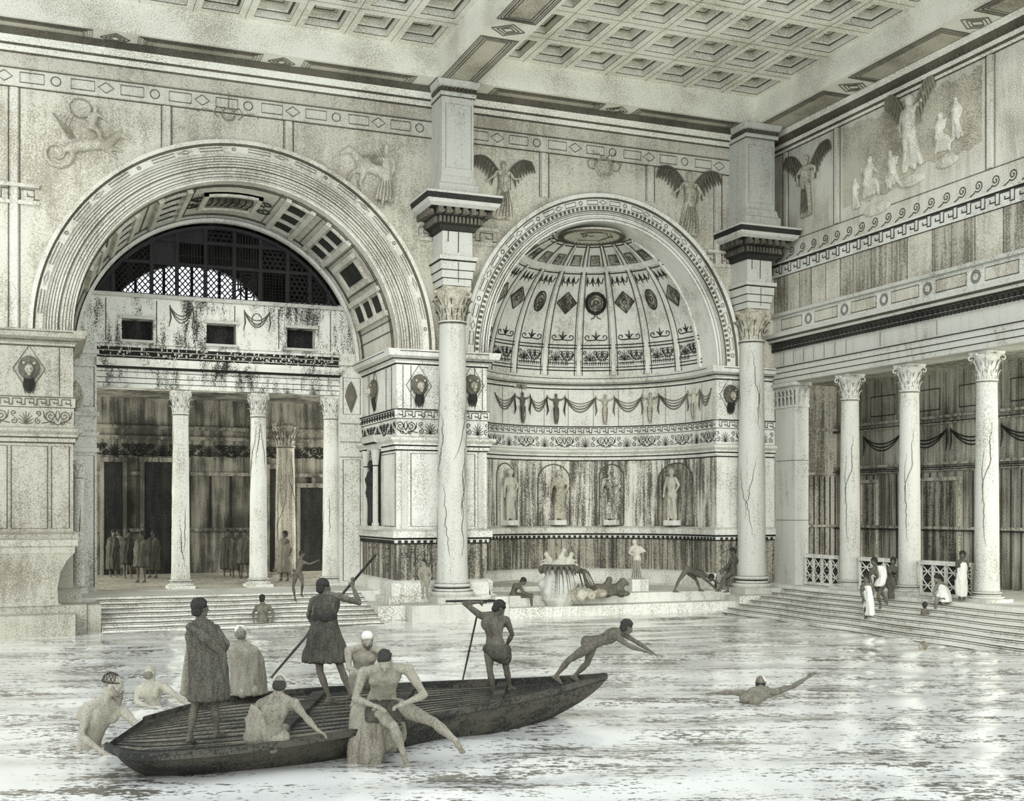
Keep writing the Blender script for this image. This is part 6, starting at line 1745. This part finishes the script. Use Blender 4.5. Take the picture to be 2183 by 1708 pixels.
# ---- lion heads with lozenge frames
def lion(c, out, along, label):
    o, a = V(out), V(along)
    t = thing('lion_head', c, label, 'relief', 'lion head reliefs on the piers')
    b = Body(); Q = lambda x, z, d: V(c)+a*x+UP*z+o*d
    for k in range(14):
        th = 2*PI*k/14; b.ell(Q(.2*math.cos(th), .02+.24*math.sin(th), .06), .085, seg=8, ring=6)
    b.ell(Q(0, 0, .08), .17, .17, .19, seg=12, ring=8); 
    b.skin('mane', 'statuedark', t, .022, 2)
    b = Body(); b.ell(Q(0, -.03, .2), .115, .12, .13, seg=12, ring=8); b.ell(Q(0, -.09, .3), .075, .08, .06, seg=10, ring=8)
    for k in (-1, 1): b.ell(Q(.06*k, .035, .28), .03, seg=8, ring=6); b.ell(Q(.13*k, .13, .18), .045, seg=8, ring=6)
    b.limb(Q(0, .04, .3), Q(0, -.06, .36), [(0, .025), (1, .035)], 8); b.ell(Q(0, -.17, .26), .06, .06, .05, seg=8, ring=6)
    b.skin('face', 'relief', t, .018, 2)
    mb = MB()
    for k in range(-3, 4): mb.tube([Q(.035*k, -.2, .1), Q(.045*k, -.45, .06), Q(.03*k, -.62-.05*(k % 2), .03)], [.016, .026, .008], 5)
    mb.build('hanging_drapery', 'ink', t, True)
    mb = MB(); mb.tube([Q(0, .62, .012), Q(.4, 0, .012), Q(0, -.66, .012), Q(-.4, 0, .012)], .012, 4, True); mb.build('lozenge_frame', 'line', t)
lion(onY(893, 822, YW), (0, -1, 0), (1, 0, 0), 'lion head on the middle pier, just left of the giant column')
lion(onY(1006, 822, YW), (0, -1, 0), (1, 0, 0), 'lion head on the middle pier, between the giant column and the apse')
lion(onY(1556, 842, YW), (0, -1, 0), (1, 0, 0), 'lion head just right of the apse, beside the right giant column')
lion(onY(62, 786, YW), (0, -1, 0), (1, 0, 0), 'worn lion head high on the left pier')
lion(onX(800, 832, 10.05), (-1, 0, 0), (0, -1, 0), 'lion head on the shaded left side face of the middle pier')
for px, lab in ((748, 'dark pointed cartouche on the right rear jamb of the great arch'), (163, 'faint pointed cartouche on the left rear jamb of the great arch')):
    c = onY(px, 845, 38.08); t = thing('cartouche', c, lab, 'relief', 'cartouches on the rear jambs')
    mb = MB(); mb.loft([[V((c.x+x*.2*k, 38.08-d, c.z+z*.5*k)) for x, z in ((0, 1), (.6, .6), (1, 0), (.5, -.6), (0, -1.1), (-.5, -.6), (-1, 0), (-.6, .6))] for k, d in ((1, 0), (.95, .05), (.6, .09))]); mb.build('shield', 'statuedark' if px > 400 else 'relief', t)
# ---- festoon bearers of the apse
AP = Path(APSE)
bear = [(1112, 'dark festoon bearer at the left end of the apse frieze'), (1184, 'dark carved festoon bearer in the apse, second from the left'), (1290, 'pale carved festoon bearer at the middle of the apse frieze'), (1388, 'carved festoon bearer in the apse, right of the middle one'), (1482, 'carved festoon bearer at the right end of the apse frieze')]
ss = [s_at(AP, px, 7) for px, _ in bear]
for k, ((px, lab), s) in enumerate(zip(bear, ss)):
    m = lambda dx, dz, o=0.0, s=s: AP.at(s+dx, 6.36+dz, o+.02)
    def bd(b, m=m): fig(b, m, 1.12, dict(elL=(-.2, .8), haL=(-.3, .88), elR=(.2, .8), haR=(.3, .88), knL=(-.035, .27), ftL=(-.02, .02), knR=(.035, .27), ftR=(.03, .02)), fat=.95, o=.04)
    def ln(mb, m=m):
        for sg in (-1, 1):
            mb.tube([m(sg*.34, 1.05, .04), m(sg*.36, .8, .05), m(sg*.31, .5, .04), m(sg*.36, .3, .03)], [.014, .028, .034, .008], 5)
            mb.tube([m(sg*.08, .6, .1), m(sg*.09, .3, .1), m(sg*.05, .05, .08)], .013, 4)
    relief('festoon_bearer', lab, 'relief', m, 1.1, bd, 'statuedark' if k < 2 else 'relief', .024, 'festoon bearers of the apse', ln, 'ink' if k < 2 else 'line')
mb = MB()
for a, b_ in zip([ss[0]-1.7]+ss, ss+[ss[-1]+1.4]):
    for k in range(4):
        sg = .55-.1*k; mb.tube([AP.at(a+.33+(b_-a-.66)*i/12, 7.36-sg*(1-(i/6-1)**2), .03+.02*(k < 2)) for i in range(13)], .017 if k < 2 else .012, 4)
trim(mb, ['line'], 'hanging garlands between the festoon bearers of the apse')
mb = MB()
for s in [AP.L*i/16 for i in range(1, 16)]: mb.tube([AP.at(s, 6.3, .012), AP.at(s, 7.6, .012)], .008, 4)
for s in [AP.L*i/22 for i in range(1, 22)]: mb.tube([AP.at(s, 1.15, .012), AP.at(s, 2.2, .012)], .016, 4)
trim(mb, ['line'], 'upright slab joints of the apse wall')
# ---- arched niches with statues in the apse
for (x0, x1, sx, st, lab) in ((1404, 1478, 1440, 'statue', 'pale standing statue at the right of the apse'), (1146, 1215, 1188, 'relief', 'dim standing statue left of the middle of the apse'), (1058, 1094, 1078, 'statue', 'pale worn statue at the shaded far left of the apse'), (1278, 1330, 1302, 'streak', 'streaked dim statue at the middle of the apse')):
    sa, sb = s_at(AP, x0, 4), s_at(AP, x1, 4); sm_ = s_at(AP, sx, 4); hw = (sb-sa)/2; c = (sa+sb)/2
    n = thing('niche', AP.at(c, 2.75), 'arched niche behind the '+lab, 'niche', 'arched niches of the apse')
    mb = MB(); z1 = 4.9-min(hw, .6); rh = min(hw, .6)
    pl = [(-hw, 2.7), (hw, 2.7)]+[(hw*math.cos(PI*i/14), z1+rh*math.sin(PI*i/14)) for i in range(15)]
    cen = AP.at(c, 3.9, .014)
    # flat panel in place of a recess, dark one carries its shade; border raised
    ring = [AP.at(c+x, z, .016) for x, z in pl]; n0 = len(mb.v); mb.v += ring+[cen]
    for i in range(len(ring)): mb.face((n0+i, n0+(i+1) % len(ring), n0+len(ring)))
    mb.build('niche_panel', 'dado' if x0 == 1404 else 'streak', n, recalc=False)
    mb = MB(); mb.tube([AP.at(c+x, z, .03) for x, z in [(-hw, 2.7)]+pl[1:][::-1][0:15][::1]+[(hw, 2.7)]] if False else [AP.at(c+x, z, .03) for x, z in [(hw, 2.7)]+pl[2:]+[(-hw, 2.7)]], .022, 5); mb.build('niche_border', 'line', n)
    m = lambda dx, dz, o=0.0, s=sm_: AP.at(s+dx, 2.86+dz, o+.02)
    root = thing('niche_statue', m(0, 0), lab, 'statue', 'niche statues of the apse')
    b = Body(); fig(b, m, 1.85, dict(elR=(.2, .68), haR=(.12, .54), elL=(-.17, .64), haL=(-.19, .46), knL=(-.07, .27), hip=(.02, .5)), fat=1.1, o=.2); skirt(b, m, 1.85, (0, .52), (.02, .06), .06, .09, .2, 5)
    b.skin('statue_body', st, root, .03, 2)
    mb = MB(); mb.loft([[m(x*.32, z, d) for x, d in ((-1, .0), (1, .0), (.8, .36), (-.8, .36))] for z in (-.16, .02)]); mb.build('bracket', 'pale', root)
# dark statue in the aedicule
root = thing('shrine_statue', (9.8, AEY, 2.75), 'dark draped statue inside the small shrine on the middle pier', 'statue')
m = lambda dx, dz, o=0.0: V((9.86-o, AEY-dx, 2.76+dz)); b = Body()
fig(b, m, 2.05, dict(elR=(.2, .7), haR=(.05, .62), elL=(-.18, .62), haL=(-.2, .44)), fat=1.1, o=.0); skirt(b, m, 2.05, (0, .55), (.0, .04), .07, .1, .0, 6)
b.skin('statue_body', 'iron', root, .03, 2)
# carved panel on the pier dado, seen through as dim figures
mb = MB(); PBp = Path(PIERB)
for k, s in enumerate((1.2, 1.8, 2.5, 3.1, 4.5, 5.0, 5.6, 6.2)):
    b_ = lambda dx, dz, o=0.0, s=s: PBp.at(s+dx, 1.2+dz, .02+o)
    mb.tube([b_(0, .8), b_(.02, .6), b_(-.04, .3), b_(.03, .02)], [.05, .07, .06, .03], 6); mb.ell(b_(0, .9, .02), .06, seg=8, ring=6)
    mb.tube([b_(0, .72), b_(.16, .55), b_(.1, .4)], .022, 5); mb.tube([b_(0, .72), b_(-.17, .6), b_(-.22, .75)], .022, 5)
trim(mb, ['dado'], 'dim carved figures on the dark dado of the middle pier')
# ---- fountain group in the apse
c = P(1192, 1262, 36.2); c.z = .6
ft = thing('fountain', c, 'white rock fountain topped by a dark shell with figures, left of centre in the apse', 'fountain')
b = Body()
b.limb(c+UP*.1, c+UP*.72, [(0, .56), (.6, .50), (1, .40)], 16)
rg = random.Random(11)
for k in range(9):
    a = k*.7; b.ell(c+V((math.cos(a)*.46, math.sin(a)*.46, rg.uniform(.1, .5))), rg.uniform(.12, .2), seg=8, ring=6)
b.skin('rock', 'white', ft, .04, 3, .02, 3)
mb = MB()
for k in range(20):
    a = 2*PI*k/20; o = V((math.cos(a), math.sin(a), 0)); mb.tube([c+o*.40+UP*.86, c+o*.56+UP*.9, c+o*.61+UP*(.80 if k % 2 else .84), c+o*.57+UP*.68], [.05, .06, .05, .015], 6)
mb.lathe([(.1, .84), (.45, .86), (.58, .92), (.5, .98), (.1, .95)], c, 20); mb.build('shell_basin', 'statuedark', ft, True)
b = Body()
for (dx, dy, s_, ln_) in ((0, 0, .42, 1), (-.25, .05, .3, -1), (.24, -.05, .3, 1)):
    q = c+RGT*dx+FWD*dy+UP*.95; b.limb(q, q+UP*s_*.8+RGT*.1*ln_, [(0, .13), (.6, .11), (1, .07)], 10); b.ell(q+UP*(s_+.02)+RGT*.14*ln_, .085, seg=10, ring=8)
    b.limb(q+UP*s_*.65, q+UP*s_*.4+RGT*.28*ln_, [(0, .05), (1, .035)], 8); b.limb(q+UP*.05, q+RGT*.3*ln_-FWD*.1, [(0, .09), (1, .05)], 8)
b.skin('figures', 'statue', ft, .026, 2)
mb = MB(); rg = random.Random(9)
for k in range(34):
    a = rg.uniform(-2.4, 1.2); o = V((math.cos(a), math.sin(a)*.6-.3, 0)).normalized(); r_ = rg.uniform(.5, .95)
    mb.tube([c+o*.5+UP*.85, c+o*(.5+r_*.45)+UP*(.75+rg.uniform(-.1, .1)), c+o*(.55+r_*.75)+UP*.1], [.008, .013, .006], 4)
mb.build('water_jet', 'line', ft)
# sea beast group beside the fountain
c = P(1300, 1258, 36.6); c.z = .6
sb = thing('beast_group', c, 'low dark carved beasts lying in the apse between the fountain and the standing statue', 'statue')
b = Body(); E = lambda r_, u, f=0: c+(RGT*r_+UP*u+FWD*f)*.8
for i in range(10):
    a0_, a1_ = i*.35, (i+1)*.35; b.limb(E(-.6+a0_*.3, .16+.1*math.sin(a0_*3)), E(-.6+a1_*.3, .16+.1*math.sin(a1_*3)), [(0, .15), (1, .15)], 10)
b.limb(E(.3, .2), E(.5, .52), [(0, .17), (1, .12)], 10); b.limb(E(.5, .52), E(.7, .42), [(0, .11), (1, .06)], 10); b.limb(E(.35, .15, -.1), E(.6, .02, -.25), [(0, .09), (1, .06)], 8)
b.limb(E(-.2, .25), E(-.05, .5), [(0, .14), (1, .1)], 10); b.ell(E(-.02, .58), .11, seg=10, ring=8); b.limb(E(-.6, .16), E(-.95, .4), [(0, .1), (1, .03)], 8)
for k in range(8): b.ell(E(-.9+k*.22, .06, -.25+.1*(k % 3)), .12, .12, .08, seg=8, ring=6)
b.skin('beast_bodies', 'statuedark', sb, .03, 2)
for (px, t_, lab) in ((1238, 36.0, 'pale tumbled rocks at the right foot of the fountain'), (1265, 35.6, 'pale low rocks spilling toward the pool from the fountain')):
    c2 = P(px, 1266, t_); c2.z = .58; b = Body(); rg = random.Random(px)
    for k in range(9): b.ell(c2+RGT*rg.uniform(-.4, .4)+FWD*rg.uniform(-.2, .2)+UP*rg.uniform(.02, .16), rg.uniform(.1, .2), seg=8, ring=6)
    o = b.skin('rock_pile', 'relief', None, .035, 2, .02, 4); tag(o, lab, 'rocks', kind='thing')
# standing statue at the back of the apse
c = P(1356, 1236, 38.6); c.z = .6
ss_ = thing('garden_statue', c, 'pale standing statue of a draped woman before the back wall of the apse', 'statue')
MB().box(c.x-.3, c.x+.3, c.y-.3, c.y+.3, .6, .98).build('plinth', 'pale', ss_)
m = lambda dx, dz, o=0.0: c+RGT*dx+UP*(dz+.38)-FWD*o
b = Body(); fig(b, m, 1.3, dict(head=(-.04, .93), elR=(.22, .7), haR=(.06, .66), elL=(-.18, .66), haL=(-.02, .56), hip=(.03, .5)), fat=1.15, o=0); skirt(b, m, 1.3, (.02, .5), (.02, .03), .06, .1, 0, 6)
b.skin('statue_body', 'statue', ss_, .026, 2)
mb = MB()
for k in range(5): mb.tube([m(-.12+.06*k, .62, .12), m(-.1+.05*k, .3, .13), m(-.14+.07*k, .04, .1)], .012, 4)
mb.build('drapery_folds', 'line', ss_)
fuse_all()
# ================================================================ LIGHT AND CAMERA
w = bpy.data.worlds.new('sky'); SC.world = w; w.use_nodes = True
bg = w.node_tree.nodes['Background']; bg.inputs['Color'].default_value = lin((236, 243, 254)); bg.inputs['Strength'].default_value = 1.98
def sun(name, d, e, ang, col=(255, 252, 236)):
    l = bpy.data.lights.new(name, 'SUN'); l.energy = e; l.angle = math.radians(ang); l.color = lin(col)[:3]
    o = bpy.data.objects.new(name, l); COL.objects.link(o)
    o.rotation_euler = V(d).to_track_quat('-Z', 'Y').to_euler(); o.location = (0, -5, 20)
    return o
sun('hall_light', (.42, .82, -.30), 1.4, 20, (255, 253, 249))
def hall_light(name, loc, d, sx, sy, e):  # area light added out of view to lift a dim room
    l = bpy.data.lights.new(name, 'AREA'); l.energy = e; l.shape = 'RECTANGLE'; l.size = sx; l.size_y = sy; l.color = lin((250, 250, 246))[:3]
    o = bpy.data.objects.new(name, l); COL.objects.link(o); o.location = loc; o.rotation_euler = V(d).to_track_quat('-Z', 'Y').to_euler()
hall_light('hall_side_fill', (-6.1, 43.5, 4), (1, 0, 0), 8, 6, 1500)  # unseen fill added to brighten the dark far hall
hall_light('hall_far_side_fill', (15.9, 44, 4), (-1, 0, 0), 7, 6, 1000)  # second unseen fill for the far hall, from the other side
hall_light('aisle_end_fill', (26.3, 12.5, 4.5), (0, 1, 0), 3, 6, 1700)  # unseen fill added to brighten the aisle
cam = bpy.data.cameras.new('camera'); co = bpy.data.objects.new('camera', cam); COL.objects.link(co)
co.location = (0, 0, EYE); co.rotation_euler = (PI/2, 0, -YAW)
cam.sensor_width = 36; cam.lens = F/2183*36; cam.shift_y = (1090-854)/2183
cam.clip_start = .1; cam.clip_end = 300
SC.camera = co
vs = SC.view_settings
SC.display_settings.display_device = 'sRGB'
vs.view_transform = 'Standard'; vs.look = 'None'; vs.gamma = 1; vs.use_curve_mapping = False; vs.exposure = 0
